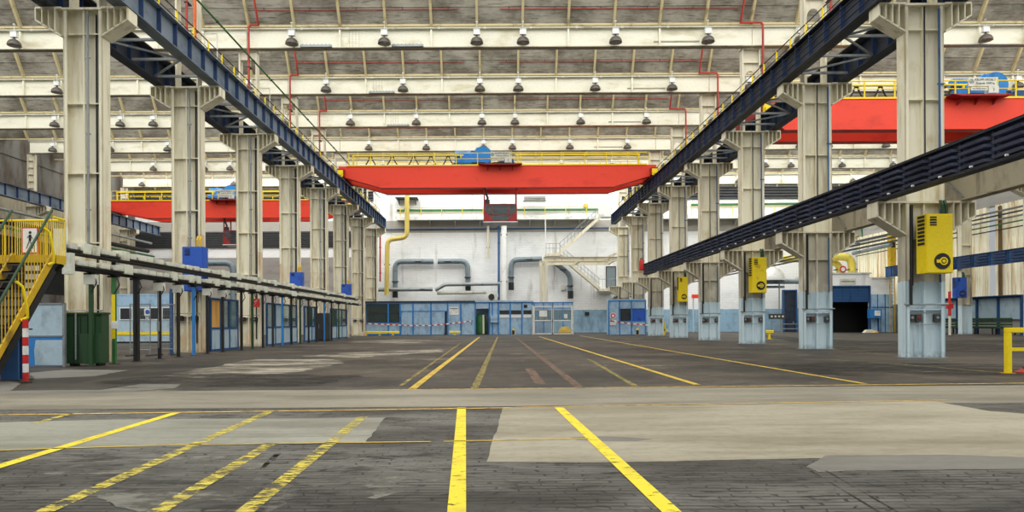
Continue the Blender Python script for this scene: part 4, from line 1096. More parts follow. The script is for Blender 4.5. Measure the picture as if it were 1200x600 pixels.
for i, (pa, pb, lab) in enumerate(((152.5, 176, 'mesh fence panel behind the thick black post'), (177, 196.5, 'mesh fence panel before the blue white office, nearer the big blue cabinet'))):
    xa, xb = PX(pa, d), PX(pb, d); dd = d + i * .6
    o = thing('fence_panel', lab, 'fence', ((xa + xb) / 2, dd, 0), 'mesh fence panels')
    m = MB(); m.tube([(xa, dd, .03), (xa, dd, 2.05), (xb, dd, 2.05), (xb, dd, .03)], .022, 6); m.tube([(xa, dd, .25), (xb, dd, .25)], .018, 6); m.build('frame', M['greysteel'], o)
    m = MB()
    for j in range(1, 14): x = xa + (xb - xa) * j / 14; m.tube([(x, dd, .25), (x, dd, 2.05)], .004, 4)
    for j in range(1, 8): m.tube([(xa, dd, .25 + j * .225), (xb, dd, .25 + j * .225)], .004, 4)
    m.build('wire_grid', M['greysteel'], o)
    for x in (xa, xb):
        m = MB(); m.box(x - .06, x + .06, dd - .25, dd + .25, 0, .05); m.build('foot', M['darksteel'], o)
# low grey rendered partition wall deep in the side hall, and big dark machine duct
w = MB(); w.box(-43.3, -14.6, 78, 78.3, 0, 8.8); struct(w, 'trim_5', M['greywall'])
for (px, py0, py1, lab) in ((266, 308, 330, 'blue grey bent duct behind the big blue cabinet column'),):
    d = 60; x0, x1 = PX(244, d), PX(275, d); z1 = PZ(266, 308, d); z0 = PZ(266, 345, d)
    pipe('ventilation_duct', lab, 'duct', [(x0, d, z1), (x1 - .7, d, z1)] + arc(x1 - .7, z1 - .6, .6, 90, 0, d)[1:] + [(x1 - .1, d, 0.02)], .28, 'duct', [(x1 - .1, d, z0)])
# dark duct bundle beneath the left crane beam
pipe('dark_pipe', 'thick black pipe under the navy beam of the precast wall', 'pipe', [(-39.6, 36, 9.6), (-39.6, 78, 9.6)], .22, 'black', [(-39.6, 45, 9.6), (-39.6, 60, 9.6)])
pipe('dark_pipe', 'thin grey pipe under the navy beam of the precast wall', 'pipe', [(-39.2, 36, 10.5), (-39.2, 78, 10.5)], .12, 'greysteel', [(-39.2, 45, 10.5), (-39.2, 60, 10.5)])
pipe('dark_pipe', 'green pipe under the navy beam of the precast wall', 'pipe', [(-38.9, 36, 9.0), (-38.9, 78, 9.0)], .10, 'green', [(-38.9, 45, 9.0), (-38.9, 60, 9.0)])
# ================================================================ END WALL: gallery, stairs, ducts
DW = DEND - .35
P = lambda px, py, d: (PX(px, d, py), d, PZ(px, py, d))
zg = 13.75
o = thing('wall_gallery', 'white walkway gallery with yellow posts and green pipe across the end wall', 'gallery', (0, 81.6, zg - .3))
xa, xb = XL + 1.8, PX(702, 81)
m = MB(); m.box(xa, xb, 80.9, DEND - .02, zg - .12, zg); m.box(xa, xb, 80.86, 80.92, zg - .3, zg + .12)
m.build('deck', M['white'], o)
m = MB(); x = xa + 1
while x < xb: m.prism([(DEND - .02, zg - .9), (DEND - .02, zg - .12), (81.0, zg - .12)], 'x', x - .04, x + .04); x += 3
m.build('support_bracket', M['offwhite'], o)
m = MB(); x = xa + .6
while x < xb: m.box(x - .035, x + .035, 80.86, 80.93, zg + .12, zg + 1.2); x += 2.45
m.build('guard_rail_posts', M['yellow'], o)
m = MB(); m.tube([(xa, 80.9, zg + 1.15), (xb, 80.9, zg + 1.15)], .025, 6); m.tube([(xa, 80.9, zg + .62), (xb, 80.9, zg + .62)], .02, 6); m.build('guard_rail_bars', M['yellowdark'], o)
pipe('gas_pipe', 'thick green pipe along the gallery on the end wall', 'pipe', [(xa, 82.2, zg + 1.05), (xb + .5, 82.2, zg + 1.05)], .14, 'green', [(xa + 4, 82.2, zg + 1.05), (xb - 5, 82.2, zg + 1.05)])
pipe('water_pipe', 'thin blue pipe running level across the end wall below the gallery', 'pipe', [P(450, 269, 82.3), P(720, 267, 82.3)], .08, 'bluepipe', [P(520, 268.5, 82.3), P(650, 267.5, 82.3)])
pipe('gas_pipe', 'green pipe with yellow flanges across the end wall of the glazed side hall', 'pipe', [P(810, 240, 82.2), P(985, 238, 82.2)], .14, 'green', [P(850, 239.6, 82.2), P(925, 238.6, 82.2)])
o = thing('wall_gallery', 'pale gallery rail strip across the end wall between pale footed columns', 'gallery', (24, 81.6, zg - .3))
m = MB(); m.box(15.6, 43, 80.9, DEND - .02, zg - .12, zg); m.box(15.6, 43, 80.86, 80.92, zg - .3, zg + .12); m.build('deck', M['white'], o)
m = MB(); x = 16
while x < 43: m.box(x - .035, x + .035, 80.86, 80.93, zg + .12, zg + 1.1); x += 2.45
m.box(15.6, 43, 80.88, 80.91, zg + 1.06, zg + 1.1); m.build('guard_rail_posts', M['yellow'], o)
m = MB(); x = 17
while x < 43: m.prism([(DEND - .02, zg - .9), (DEND - .02, zg - .12), (81.0, zg - .12)], 'x', x - .04, x + .04); x += 3
m.build('support_bracket', M['offwhite'], o)
# two flights of stairs
o = thing('wall_stair', 'white zigzag steel stair climbing the end wall to the gallery', 'stair', P(680, 345, 80.5))
def flight(name, p, q, y, up=1):
    m = MB()
    for yy in (y, y + .9): m.bar((p[0], yy, p[1]), (q[0], yy, q[1]), .06, .34)
    m.build(name, M['cream'], o)  # cream on a white stair: outline shadows put into the colour
    m = MB(); n = 18
    for i in range(n): t = (i + .5) / n; x, z = p[0] + (q[0] - p[0]) * t, p[1] + (q[1] - p[1]) * t; m.box(x - .13, x + .13, y, y + .9, z - .02, z + .02)
    m.build('treads', M['greysteel'], o)
    m = MB()
    for i in range(12): t = (i + .5) / 12; x, z = p[0] + (q[0] - p[0]) * t, p[1] + (q[1] - p[1]) * t; m.tube([(x, y, z), (x, y, z + 1.15)], .025, 5)
    m.tube([(p[0], y, p[1] + 1.15), (q[0], y, q[1] + 1.15)], .035, 6); m.tube([(p[0], y, p[1] + .6), (q[0], y, q[1] + .6)], .025, 6)
    m.build('stair_rail', M['greysteel'], o)
pt = lambda px, py, d: (PX(px, d, py), PZ(px, py, d))
flight('stringer', pt(655, 297, 79.5), pt(704, 253.5, 79.5), 79.5)
flight('stringer', pt(655, 298, 80.7), pt(703, 338.5, 80.7), 80.7)
a, b = pt(640, 297, 79.5), pt(656, 297, 79.5)
m = MB(); m.box(a[0], b[0], 79.4, 81.5, a[1] - .3, a[1]); m.build('landing', M['cream'], o)
m = MB(); m.tube([(a[0], 79.45, a[1] + 1.15), (b[0], 79.45, a[1] + 1.15)], .035, 6); m.tube([(a[0], 79.45, a[1] + .6), (b[0], 79.45, a[1] + .6)], .025, 6)
for i in range(5): x = a[0] + (b[0] - a[0]) * i / 4; m.tube([(x, 79.45, a[1]), (x, 79.45, a[1] + 1.15)], .025, 5)
m.build('stair_rail', M['greysteel'], o)
a, b = pt(702, 338.5, 80.7), pt(722, 338.5, 80.7)
m = MB(); m.box(a[0], b[0], 80.6, 82.4, a[1] - .28, a[1]); m.build('landing', M['cream'], o)
m = MB(); m.tube([(a[0], 80.65, a[1] + 1.15), (b[0], 80.65, a[1] + 1.15)], .03, 6)
for i in range(6): x = a[0] + (b[0] - a[0]) * i / 5; m.tube([(x, 80.65, a[1]), (x, 80.65, a[1] + 1.15)], .02, 5)
m.build('stair_rail', M['greysteel'], o)
a, b = pt(703, 253.5, 79.5), pt(717, 253.5, 79.5)
m = MB(); m.box(a[0], b[0], 79.4, 80.84, zg - .25, zg); m.build('landing', M['white'], o)
m = MB(); m.box(a[0] - .2, b[0], 79.35, 79.4, zg + .05, zg + 1.4); m.build('wind_screen_board', M['white'], o)
m = MB(); x = PX(639.5, 80); m.box(x - .06, x + .06, 79.5, 79.62, PZ(640, 297, 80), zg - .32); m.build('leg', M['white'], o)
# wall door at the lower landing
o = bpy.data.objects.new('door_1', None); C.objects.link(o); o.location = P(717, 338, 82.4); tag(o, kind='structure')
a, b = pt(711, 313, 82.4), pt(721, 337.5, 82.4)
m = MB(); m.box(a[0], b[0], 82.40, 82.46, b[1], a[1]); m.build('leaf', M['duct'], o)
m = MB(); m.box(a[0] - .1, a[0], 82.36, 82.48, b[1], a[1] + .1); m.box(b[0], b[0] + .1, 82.36, 82.48, b[1], a[1] + .1); m.box(a[0], b[0], 82.36, 82.48, a[1], a[1] + .1); m.build('frame', M['darksteel'], o)
m = MB(); m.box(b[0] - .22, b[0] - .1, 82.34, 82.4, b[1] + 1.0, b[1] + 1.06); m.build('handle', M['greysteel'], o)
# ducts
d = 82.0
def path(*pp, d=d): return [P(x, y, d) for x, y in pp]
def rounded(pix, r, d):
    """a pixel polyline with rounded corners"""
    pts = [P(x, y, d) for x, y in pix]; out = [pts[0]]
    from mathutils import Vector
    for i in range(1, len(pts) - 1):
        a, b, c = map(Vector, pts[i - 1:i + 2]); u, v = (a - b).normalized(), (c - b).normalized()
        p, q = b + u * r, b + v * r
        for t in range(7):
            t /= 6; out.append(tuple((1 - t) ** 2 * p + 2 * t * (1 - t) * b + t * t * q))
    return out + [pts[-1]]
pipe('ochre_pipe', 'ochre yellow pipe stepping down the end wall beside the navy runway', 'pipe', rounded([(477, 229), (477, 278), (454, 281), (453, 346)], .7, 80.3), .27, 'ochre', [P(477, 245, 80.5), P(453.5, 310, 80.5)], 12)
o_ = pipe('ventilation_duct', 'blue grey duct with bend, first along the end wall beside the ochre pipe', 'duct', rounded([(463, 344), (463, 306.5), (508, 306.5)], .9, 81.9), .31, 'duct', [P(463, 330, 81.6), P(490, 306.5, 81.6)], 14, 'bent ducts on the end wall')
m = MB(); p = P(463, 337, 81.6); m.cyl((p[0], p[1], p[2] - 1.2), p, .33, 14); m.build('damper_sleeve', M['black'], o_)
o_ = pipe('ventilation_duct', 'blue grey duct with bend, second along the end wall, facing the first', 'duct', rounded([(513, 306.5), (548, 306), (548.5, 341)], .9, 81.9), .31, 'duct', [P(548, 325, 81.6), P(525, 306.5, 81.6)], 14, 'bent ducts on the end wall')
m = MB(); p = P(548.5, 331, 81.6); m.cyl((p[0], p[1], p[2] - .9), p, .33, 14); m.build('damper_sleeve', M['black'], o_)
o_ = pipe('ventilation_duct', 'blue grey duct bending behind the cream portal frame on the end wall', 'duct', rounded([(599, 339), (599, 304.5), (635, 303.5)], .9, 81.9), .31, 'duct', [P(599, 325, 81.6), P(620, 304, 81.6)], 14, 'bent ducts on the end wall')
m = MB(); p = P(599, 331, 81.6); m.cyl((p[0], p[1], p[2] - .9), p, .33, 14); m.build('damper_sleeve', M['black'], o_)
o_ = pipe('ventilation_duct', 'blue grey duct slanting down under the stair on the end wall', 'duct', rounded([(644, 306), (652, 309), (668, 322), (668.5, 350)], .7, 81.95), .3, 'duct', [P(668.3, 335, 81.6), P(660, 316, 81.6)], 14, 'bent ducts on the end wall')
m = MB(); p = P(668.5, 341, 81.6); m.cyl((p[0], p[1], p[2] - .9), p, .33, 14); m.build('damper_sleeve', M['black'], o_)
pipe('steel_duct', 'level galvanised duct over the booth with green windows', 'duct', [P(443, 339.5, 80.95), P(507, 339, 80.95)], .24, 'greysteel', [P(455, 339.5, 80.8), P(495, 339, 80.8)], 12)
pipe('steel_duct', 'galvanised duct stepping up over the far booth doors', 'duct', rounded([(510, 340), (514, 338), (521, 333.5), (586, 332.5)], .4, 80.8), .22, 'greysteel', [P(540, 333.2, 80.8), P(580, 332.6, 80.8)], 12)
pipe('steel_duct', 'pale lower duct over the far booth doors', 'duct', [P(512, 343.5, 81.2), P(570, 342.4, 81.2)], .2, 'offwhite', [P(530, 343, 81.2), P(560, 342.5, 81.2)], 12)
pipe('downpipe', 'wide white vertical duct rising behind the crane cabin', 'duct', [P(590.5, 352, 80.4), P(590.5, 228, 80.4)], .32, 'white', [P(590.5, 330, 80.4), P(590.5, 275, 80.4)], 14)
pipe('downpipe', 'blue vertical pipe next to the wide white duct', 'pipe', [P(584.5, 352, 81.9), P(584.5, 262, 81.9)], .13, 'bluepipe', [P(584.5, 330, 81.9), P(584.5, 285, 81.9)], 8)
pipe('downpipe', 'cream pipe stub hanging below the gallery', 'pipe', [P(572, 303, 81.8), P(572, 261, 81.8)], .16, 'cream', [P(572, 290, 81.8), P(572, 268, 81.8)], 10)
pipe('downpipe', 'green vertical pipe at the last plain column before the end wall', 'pipe', [P(434.5, 350, 79), P(434.5, 284, 79)], .1, 'green', [P(434.5, 330, 79), P(434.5, 290, 79)], 8)
pipe('downpipe', 'red vertical pipe at the last plain column before the end wall', 'pipe', [P(445.5, 330, 79), P(445.5, 272, 79)], .1, 'redpipe', [P(445.5, 320, 79), P(445.5, 290, 79)], 8)
# fans / boxes over the booth
for px, py, s, lab in ((566, 350, .5, None),): pass
o = thing('extract_fan', 'dark fan housing beside the wide white duct above the booth', 'fan', P(577, 352, 80.9))
p = P(576, 348, 80.9); m = MB(); m.lathe([(0, -.3), (.42, -.3), (.46, -.1), (.46, .25), (0, .3)], p, 18, axis='y'); m.box(p[0] + .1, p[0] + .8, p[1] - .25, p[1] + .25, p[2] + .0, p[2] + .42); m.build('housing', M['offwhite'], o)
m = MB(); m.lathe([(0, 0), (.36, 0), (.36, .02), (0, .02)], (p[0], p[1] - .34, p[2]), 18, axis='y'); m.build('inlet', M['black'], o)
m = MB(); m.box(p[0] - .4, p[0] + .8, p[1] - .2, p[1] + 1.5, p[2] - .56, p[2] - .46); m.build('mount', M['darksteel'], o)
o = thing('wall_motor', 'dark motor unit on a bracket below the lower stair landing', 'motor', P(730, 345, 80.2))
p = P(731, 341, 80.2); m = MB(); m.tube([(p[0] - 1.1, p[1], p[2] - .2), (p[0] + 1.1, p[1] - .2, p[2] + .45)], .36, 12); m.build('body', M['darksteel'], o)
m = MB(); m.cyl((p[0] + 1.0, p[1] - .2, p[2] + .42), (p[0] + 1.4, p[1] - .25, p[2] + .55), .42, 12); m.build('end_cap', M['reddark'], o)
m = MB(); m.box(p[0] - .8, p[0] + .8, p[1] - .3, DEND - .05, p[2] - .75, p[2] - .6); m.build('mount', M['black'], o)
# small wall boxes
for px, py, w_, h_, mt, lab in ((660, 337, .55, .65, 'offwhite', 'pale square switch box on the end wall under the stair'), (686.5, 241, .5, .5, 'ochre', 'small ochre box above the gallery rail on the end wall'),
                                (688, 367.5, .5, .4, 'black', 'small black box on the blue painted foot of the end wall')):
    p = P(px, py, DEND - .2); o = thing('mounted_box', lab, 'box', p)
    m = MB(); m.box(p[0] - w_ / 2, p[0] + w_ / 2, p[1] - .05, p[1] + .19, p[2] - h_ / 2, p[2] + h_ / 2); m.build('body', M[mt], o, bevel=.02)
    m = MB(); m.box(p[0] - w_ / 2 + .05, p[0] + w_ / 2 - .05, p[1] - .07, p[1] - .05, p[2] - h_ / 2 + .05, p[2] + h_ / 2 - .05); m.build('cover_plate', M[mt], o)
o = thing('ceiling_heater', 'white slatted heater unit under the crane girder near the end wall', 'heater', P(626, 231, 80))
a, b = P(613, 229.5, 80), P(640, 235, 80)
m = MB(); m.box(a[0], b[0], 79.8, 81.2, b[2], a[2]); m.build('casing', M['white'], o)
m = MB()
for i in range(3): m.box(a[0] + .1, b[0] - .1, 79.74, 79.8, b[2] + .05 + i * .16, b[2] + .1 + i * .16)
m.build('vent_slats', M['darksteel'], o)
m = MB(); m.box(a[0] + .3, a[0] + .4, 81.2, DEND - .03, a[2] - .2, a[2] - .1); m.box(b[0] - .4, b[0] - .3, 81.2, DEND - .03, a[2] - .2, a[2] - .1); m.build('mount', M['black'], o)
o = thing('wall_platform', 'small dark platform bracket at the head of the ochre pipe', 'platform', P(476, 233, 81))
a, b = P(463, 231, 81), P(489, 235, 81)
m = MB(); m.box(a[0], b[0], 80.9, DEND - .03, a[2] - .1, a[2]); m.build('deck', M['darksteel'], o)
m = MB()
for x in (a[0] + .3, b[0] - .3): m.prism([(DEND - .04, a[2] - .1), (80.95, a[2] - .1), (DEND - .04, a[2] - .7)], 'x', x - .03, x + .03)
m.build('mount', M['darksteel'], o)
# cream portal frame
o = thing('portal_frame', 'cream steel portal frame standing before the end wall under the stair', 'frame', P(640, 392, 74))
d0, d1 = 73.0, 77.5
xl = PX(638.5, d0); zt = PZ(638, 301, d0); xr = PX(721, d0)
for yy, xx in ((d0, xl), (d1, PX(633.5, d1))):
    m = MB(); m.box(xx - .07, xx + .32, yy, yy + .03, .02, zt - .5); m.box(xx - .07, xx + .32, yy + .3, yy + .33, .02, zt - .5); m.box(xx + .1, xx + .15, yy + .03, yy + .3, .02, zt - .5); m.build('leg', M['cream'], o)
    m = MB(); m.box(xx - .15, xx + .42, yy - .06, yy + .4, 0, .02); m.build('base_plate', M['creamdark'], o)
for yy in (d0, d1):
    m = MB(); xs_ = xl if yy == d0 else PX(633.5, d1)
    m.box(xs_ - .1, xr + .3, yy, yy + .3, zt - .5, zt - .46); m.box(xs_ - .1, xr + .3, yy, yy + .3, zt - .04, zt); m.box(xs_ - .1, xr + .3, yy + .13, yy + .17, zt - .46, zt - .04); m.build('top_beam', M['cream'], o)
m = MB()
for x in (xl + .1, (xl + xr) / 2, xr): m.box(x, x + .2, d0 + .3, d1, zt - .44, zt - .08)
m.build('cross_beam', M['cream'], o)
m = MB(); m.bar((xr - 1.6, d0 + .1, zt - .5), (xr + .2, d0 + .1, zt + .35), .12, .25); m.build('brace', M['cream'], o)

# ================================================================ BLUE BOOTHS
def booth(lab, px0, px1, pyt, d, depth):
    xa, xb = PX(px0, d), PX(px1, d); h = PZ((px0 + px1) / 2, pyt, d)
    o = thing('office_booth', lab, 'booth', ((xa + xb) / 2, d, 0), 'blue panelled booths at the end wall')
    return o, xa, xb, h
d = 70.0
X_ = lambda px: PX(px, d)
Z_ = lambda py, px=560: PZ(px, py, d)
o, xa, xb, h = booth('long blue panelled booth with green windows below the bent ducts', 428, 556, 354.5, d, 4)
m = MB(); m.box(xa, xb, d, d + 4, h, h + .16); m.box(xa - .1, xb + .1, d - .12, d, h + .02, h + .14); m.build('roof', M['darksteel'], o)
m = MB(); m.box(xa, X_(469.5), d, d + .08, .02, Z_(378.6)); m.box(X_(469.5), X_(525), d, d + .08, Z_(364.2), h); m.box(X_(525), xb, d, d + .08, .02, h); m.build('wall_board', M['panelblue'], o)
m = MB(); m.box(xa, xa + .06, d + .08, d + 4, .02, h); m.box(xb - .06, xb, d + .08, d + 4, .02, h); m.build('side_wall', M['panelblue'], o)
m = MB(); m.box(xa, X_(469.5), d + 1.5, d + 1.55, Z_(390), h); m.build('green_curtain', M['greenboard'], o)
m = MB()
for p in (428, 455, 469, 484, 505, 524.5, 540): m.box(X_(p) - .07, X_(p) + .09, d - .05, d, .02, h)
for (a, b, y) in ((428, 470, 378.6), (469, 525, 365), (428, 556, 355.6), (428, 470, 392)): m.box(X_(a), X_(b), d - .04, d, max(.02, Z_(y)), max(.02, Z_(y)) + .1)
m.build('frame', M['frameblue'], o)
for (a, b) in ((429, 455), (456, 469)):
    m = MB(); m.box(X_(a) + .05, X_(b) - .05, d + .02, d + .04, Z_(378), h - .15); w1 = m.build('pane', M['glass'], o)
    m = MB(); m.box(X_(a), X_(b), d - .03, d + .0, Z_(366), Z_(366) + .06); m.build('glazing_bar', M['darksteel'], w1)
for i, (a, b) in enumerate(((470, 477.5), (477.5, 491), (491, 505.5), (505.5, 520))):
    m = MB(); m.box(X_(a) + .03, X_(b) - .03, d + .02, d + .07, .05, Z_(365.4)); dr = m.build('sliding_door', M['panelblue'], o)
    m = MB(); m.box(X_(b) - .14, X_(b) - .09, d - .01, d + .02, 1.0, 1.3); m.build('handle', M['greysteel'], dr)
m = MB(); m.box(X_(521), X_(525), d + .3, d + .35, .02, Z_(365)); m.build('dark_gap_board', M['interior'], o)
m = MB(); m.box(X_(526.5), X_(537.5), d - .03, d - .01, Z_(369), Z_(359.5)); nb = m.build('notice_board', M['white'], o)
m = MB()
for i in range(5): m.box(X_(527.5) + i * .17, X_(527.5) + i * .17 + .12, d - .036, d - .03, Z_(362), Z_(362) + .1)
m.build('lettering', M['text'], nb)
o, xa, xb, h = booth('blue panelled booth with open doorway and black window strip', 541, 625, 354, d, 4)
xa = X_(556.5)
m = MB(); m.box(X_(556.6) + .1, xb, d + .0, d + 4, h, h + .14); m.build('roof', M['panelblue'], o)
m = MB(); m.box(X_(557), X_(573), d + .1, d + .16, Z_(361), h); m.box(X_(573), X_(584), d + .1, d + .16, .02, h); m.box(X_(584), xb, d + .1, d + .16, .02, h); m.box(xb - .06, xb, d + .16, d + 4, .02, h); m.build('wall_board', M['panelblue'], o)
m = MB()
for p in (557, 573.5, 577, 584, 598, 611.5, 624): m.box(X_(p) - .06, X_(p) + .07, d + .04, d + .1, .02, h)
m.box(X_(557), xb, d + .04, d + .1, h - .1, h); m.build('frame', M['frameblue'], o)
for a, b in ((585.5, 597), (599, 611), (613.5, 623)):
    m = MB(); m.box(X_(a), X_(b), d + .06, d + .1, Z_(368.5), Z_(363.8)); m.build('pane', M['interior'], o)
    m = MB(); m.box(X_(a), X_(b), d + .06, d + .1, Z_(372.5), Z_(369)); m.build('white_panel', M['white'], o)
m = MB(); m.box(X_(614), X_(618), d + .04, d + .06, Z_(361), Z_(357.5)); m.build('vent', M['black'], o)
m = MB(); m.box(X_(543), X_(554), d - .06, d - .005, .03, Z_(361.5)); dr = m.build('door', M['panelblue'], o)
m = MB(); m.box(X_(552), X_(553), d - .1, d - .06, 1.0, 1.25); m.build('handle', M['greysteel'], dr)
m = MB(); m.box(X_(556), X_(573), d + 2.4, d + 2.45, .02, Z_(361)); m.build('rear_panel', M['paleblue'], o)
m = MB(); m.box(X_(575), X_(583), d - .25, d + .04, Z_(378), Z_(370)); m.box(X_(575), X_(583), d - .3, d - .25, Z_(374), Z_(370.5)); m.build('wall_cabinet', M['panelblue'], o)
o2 = thing('green_machine', 'green upright machine standing in the open booth doorway', 'machine', (X_(563.5), d + .9, 0))
m = MB(); m.lathe([(.55, .05), (.6, .3), (.62, 1.4), (.5, 1.9), (.3, 2.1), (0, 2.12)], (X_(563.5), d + 1.0, 0), 18); m.build('body', M['green'], o2, smooth=True)
m = MB(); m.box(X_(565.5), X_(567.5), d + .2, d + .4, .1, 2.05); m.build('hose_column', M['cream'], o2)
m = MB(); m.box(X_(559), X_(568), d + .45, d + 1.55, 0, .05); m.build('base_plate', M['darksteel'], o2)
o2 = thing('exit_board', 'tall narrow white board with notices at the near end of the green windowed booth', 'notice board', (X_(422), d, 0))
m = MB(); m.box(X_(417), X_(427), d, d + .06, .02, Z_(356, 422)); m.build('board', M['paleblue'], o2)
m = MB(); m.box(X_(417.3), X_(427), d - .02, d, .05, Z_(379, 422)); m.build('white_lower_panel', M['white'], o2)
m = MB(); m.box(X_(420), X_(424), d - .02, d, Z_(362, 422), Z_(358, 422)); m.build('red_notice', M['textred'], o2)
m = MB()
for p in (417, 426.6): m.box(X_(p) - .05, X_(p) + .05, d - .04, d + .1, 0, Z_(355, 422))
m.build('frame', M['frameblue'], o2)
# second booth near the louvred beam end
d = 66.2
o, xa, xb, h = booth('short blue panelled booth with bright blue window and round sign', 713, 757, 352, d, 4)
m = MB(); m.box(xa, xb, d, d + .9, h, h + .12); m.build('roof', M['panelblue'], o)
m = MB(); m.box(xa, xb, d, d + .06, .02, PZ(735, 376.5, d)); m.box(xa, xb, d, d + .06, PZ(735, 361.5, d), h); m.box(xa, PX(725, d), d, d + .06, PZ(735, 376.5, d), PZ(735, 361.5, d)); m.box(xa, xa + .06, d + .06, d + .9, .02, h); m.box(xb - .06, xb, d + .06, d + .9, .02, h); m.box(xa + .06, xb - .06, d + .84, d + .9, .02, h); m.build('wall_board', M['panelblue'], o)
m = MB()
for p in (713.3, 726, 740, 756.5): m.box(PX(p, d) - .05, PX(p, d) + .06, d - .05, d, .02, h)
m.box(xa, xb, d - .04, d, h - .1, h); m.box(xa, xb, d - .04, d, PZ(735, 377, d), PZ(735, 376, d)); m.build('frame', M['frameblue'], o)
m = MB(); m.box(PX(727, d), PX(739.5, d), d + .02, d + .04, PZ(735, 376, d), PZ(735, 362, d)); m.build('pane', M['interior'], o)
m = MB(); m.box(PX(741, d), PX(756, d), d + .02, d + .04, PZ(735, 376, d), PZ(735, 362, d)); m.build('blue_pane', M['blue'], o)
o = thing('round_sign', 'round red and white prohibition sign on the short blue booth', 'sign', P(718.5, 370, d - .08))
p = P(718.5, 370, d - .08); m = MB(); m.lathe([(.13, 0), (.24, 0), (.24, .02), (.13, .02)], p, 22, axis='y'); m.build('red_ring', M['textred'], o)
m = MB(); m.lathe([(0, .005), (.3, .005), (.3, .025), (0, .025)], p, 22, axis='y'); m.box(p[0] - .3, p[0] + .3, p[1] + .005, p[1] + .025, p[2] - .9, p[2] - .4); m.build('board', M['white'], o)
m = MB(); m.box(p[0] - .05, p[0] + .05, p[1] + .025, p[1] + .035, p[2] - .1, p[2] + .1); m.build('mount', M['darksteel'], o)
# white framed mesh gate
d = 68.6
o = thing('mesh_gate', 'white framed double mesh gate standing before the blue booth', 'gate', P(648, 392, d))
xs_ = [PX(625.5, d), PX(647.5, d), PX(670.5, d)]; zt = PZ(648, 358.5, d)
for i in range(2):
    a, b = xs_[i] + .03, xs_[i + 1] - .03
    m = MB()
    for x in (a, b): m.box(x - .06, x + .06, d, d + .08, .04, zt)
    for z in (.04, PZ(648, 375.5, d) - .06, zt - .1): m.box(a, b, d, d + .08, z, z + .1)
    lf = m.build('gate_leaf', M['white'], o)
    m = MB()
    for j in range(1, 16): x = a + (b - a) * j / 16; m.box(x - .006, x + .006, d + .03, d + .045, .1, zt)
    for j in range(1, 20): z = .1 + (zt - .1) * j / 20; m.box(a, b, d + .03, d + .045, z - .006, z + .006)
    m.build('wire_grid', M['greysteel'], lf)
for x in (xs_[0] - .1, xs_[2] + .1):
    m = MB(); m.box(x - .06, x + .06, d + .0, d + .12, 0, zt + .1); m.build('gate_post', M['offwhite'], o)
m = MB(); m.box(PX(632, d), PX(641, d), d - .04, d - .01, PZ(640, 371, d), PZ(640, 364, d)); m.build('notice_board', M['white'], o)
m = MB(); m.box(PX(661, d), PX(665, d), d - .04, d - .01, PZ(662, 373, d), PZ(662, 368, d)); m.build('paper_notice', M['white'], o)
d = 70.5
o = thing('mesh_partition', 'glazed blue framed partition behind the white mesh gate', 'partition', P(648, 392, d))
m = MB(); 
for p in (626, 637, 648, 660, 671): m.box(PX(p, d) - .05, PX(p, d) + .05, d, d + .08, 0, PZ(648, 354, d))
for py in (354.5, 362, 376): m.box(PX(625, d), PX(672, d), d, d + .08, PZ(648, py, d) - .05, PZ(648, py, d) + .05)
m.build('frame', M['frameblue'], o)
m = MB(); m.box(PX(626, d), PX(648, d), d + .03, d + .05, .05, PZ(640, 376, d)); m.box(PX(625, d), PX(671, d), d + .03, d + .05, PZ(648, 362, d), PZ(648, 354, d)); m.build('lower_panel', M['panelblue'], o)
for a, b in ((626, 637), (637, 648), (648, 660), (660, 671)):
    m = MB(); m.box(PX(a, d) + .06, PX(b, d) - .06, d + .03, d + .045, PZ(648, 375, d), PZ(648, 363, d)); m.build('pane', M['glass'], o)
o = thing('scrap_heap', 'brown sack slumped behind the white mesh gate', 'sack', (PX(662, 69.6), 69.6, 0))
m = MB(); m.lathe([(.62, 0), (.72, .2), (.6, .5), (.35, .75), (.1, .82), (0, .82)], (PX(662, 69.6), 69.6, 0), 14); m.build('sack_body', M['yellowdark'], o, smooth=True)
m = MB(); m.lathe([(.12, .8), (.06, .86), (.12, .95), (.0, .92)], (PX(662, 69.6), 69.6, 0), 10); m.build('tied_neck', M['creamdark'], o)

# yellow guard rails
def guard(lab, px0, px1, d, n=2, h=.28):
    xa, xb = PX(px0, d), PX(px1, d)
    o = thing('guard_rail', lab, 'guard rail', ((xa + xb) / 2, d, 0), 'low yellow guard rails')
    m = MB(); m.prism([(d - .06, h - .17), (d - .02, h - .12), (d - .06, h - .06), (d - .02, h), (d + .04, h), (d + .04, h - .17)], 'x', xa, xb); m.build('rail_beam', M['yellow'], o)
    for i in range(n):
        x = xa + (xb - xa) * (i + .5) / n; m = MB(); m.box(x - .07, x + .07, d + .04, d + .16, 0, h - .02); m.box(x - .16, x + .16, d - .06, d + .22, 0, .02); m.build('post', M['yellow'], o)
guard('long low yellow guard rail in front of the green windowed booth', 421, 468, 69.3, 3, .42)
guard('short low yellow guard rail by the open booth doorway', 526.5, 539.5, 69.3, 1, .42)
guard('small yellow guard rail at the foot of the column with the medium yellow cabinet', 897.5, 906.5, 47, 1, .62)
for px, dd, lab in ((601.5, 69.4, 'small black and yellow bollard at the blue booth with black window strip'), (747, 65.6, 'small black and yellow bollard before the bright blue window')):
    x = PX(px, dd); o = thing('bollard', lab, 'bollard', (x, dd, 0))
    m = MB(); m.cyl((x, dd, .03), (x, dd, .45), .12, 12); m.build('body', M['black'], o); m = MB(); m.cyl((x, dd, .45), (x, dd, .62), .125, 12); m.build('yellow_band', M['yellow'], o); m = MB(); m.box(x - .2, x + .2, dd - .2, dd + .2, 0, .03); m.build('base_plate', M['yellowdark'], o)
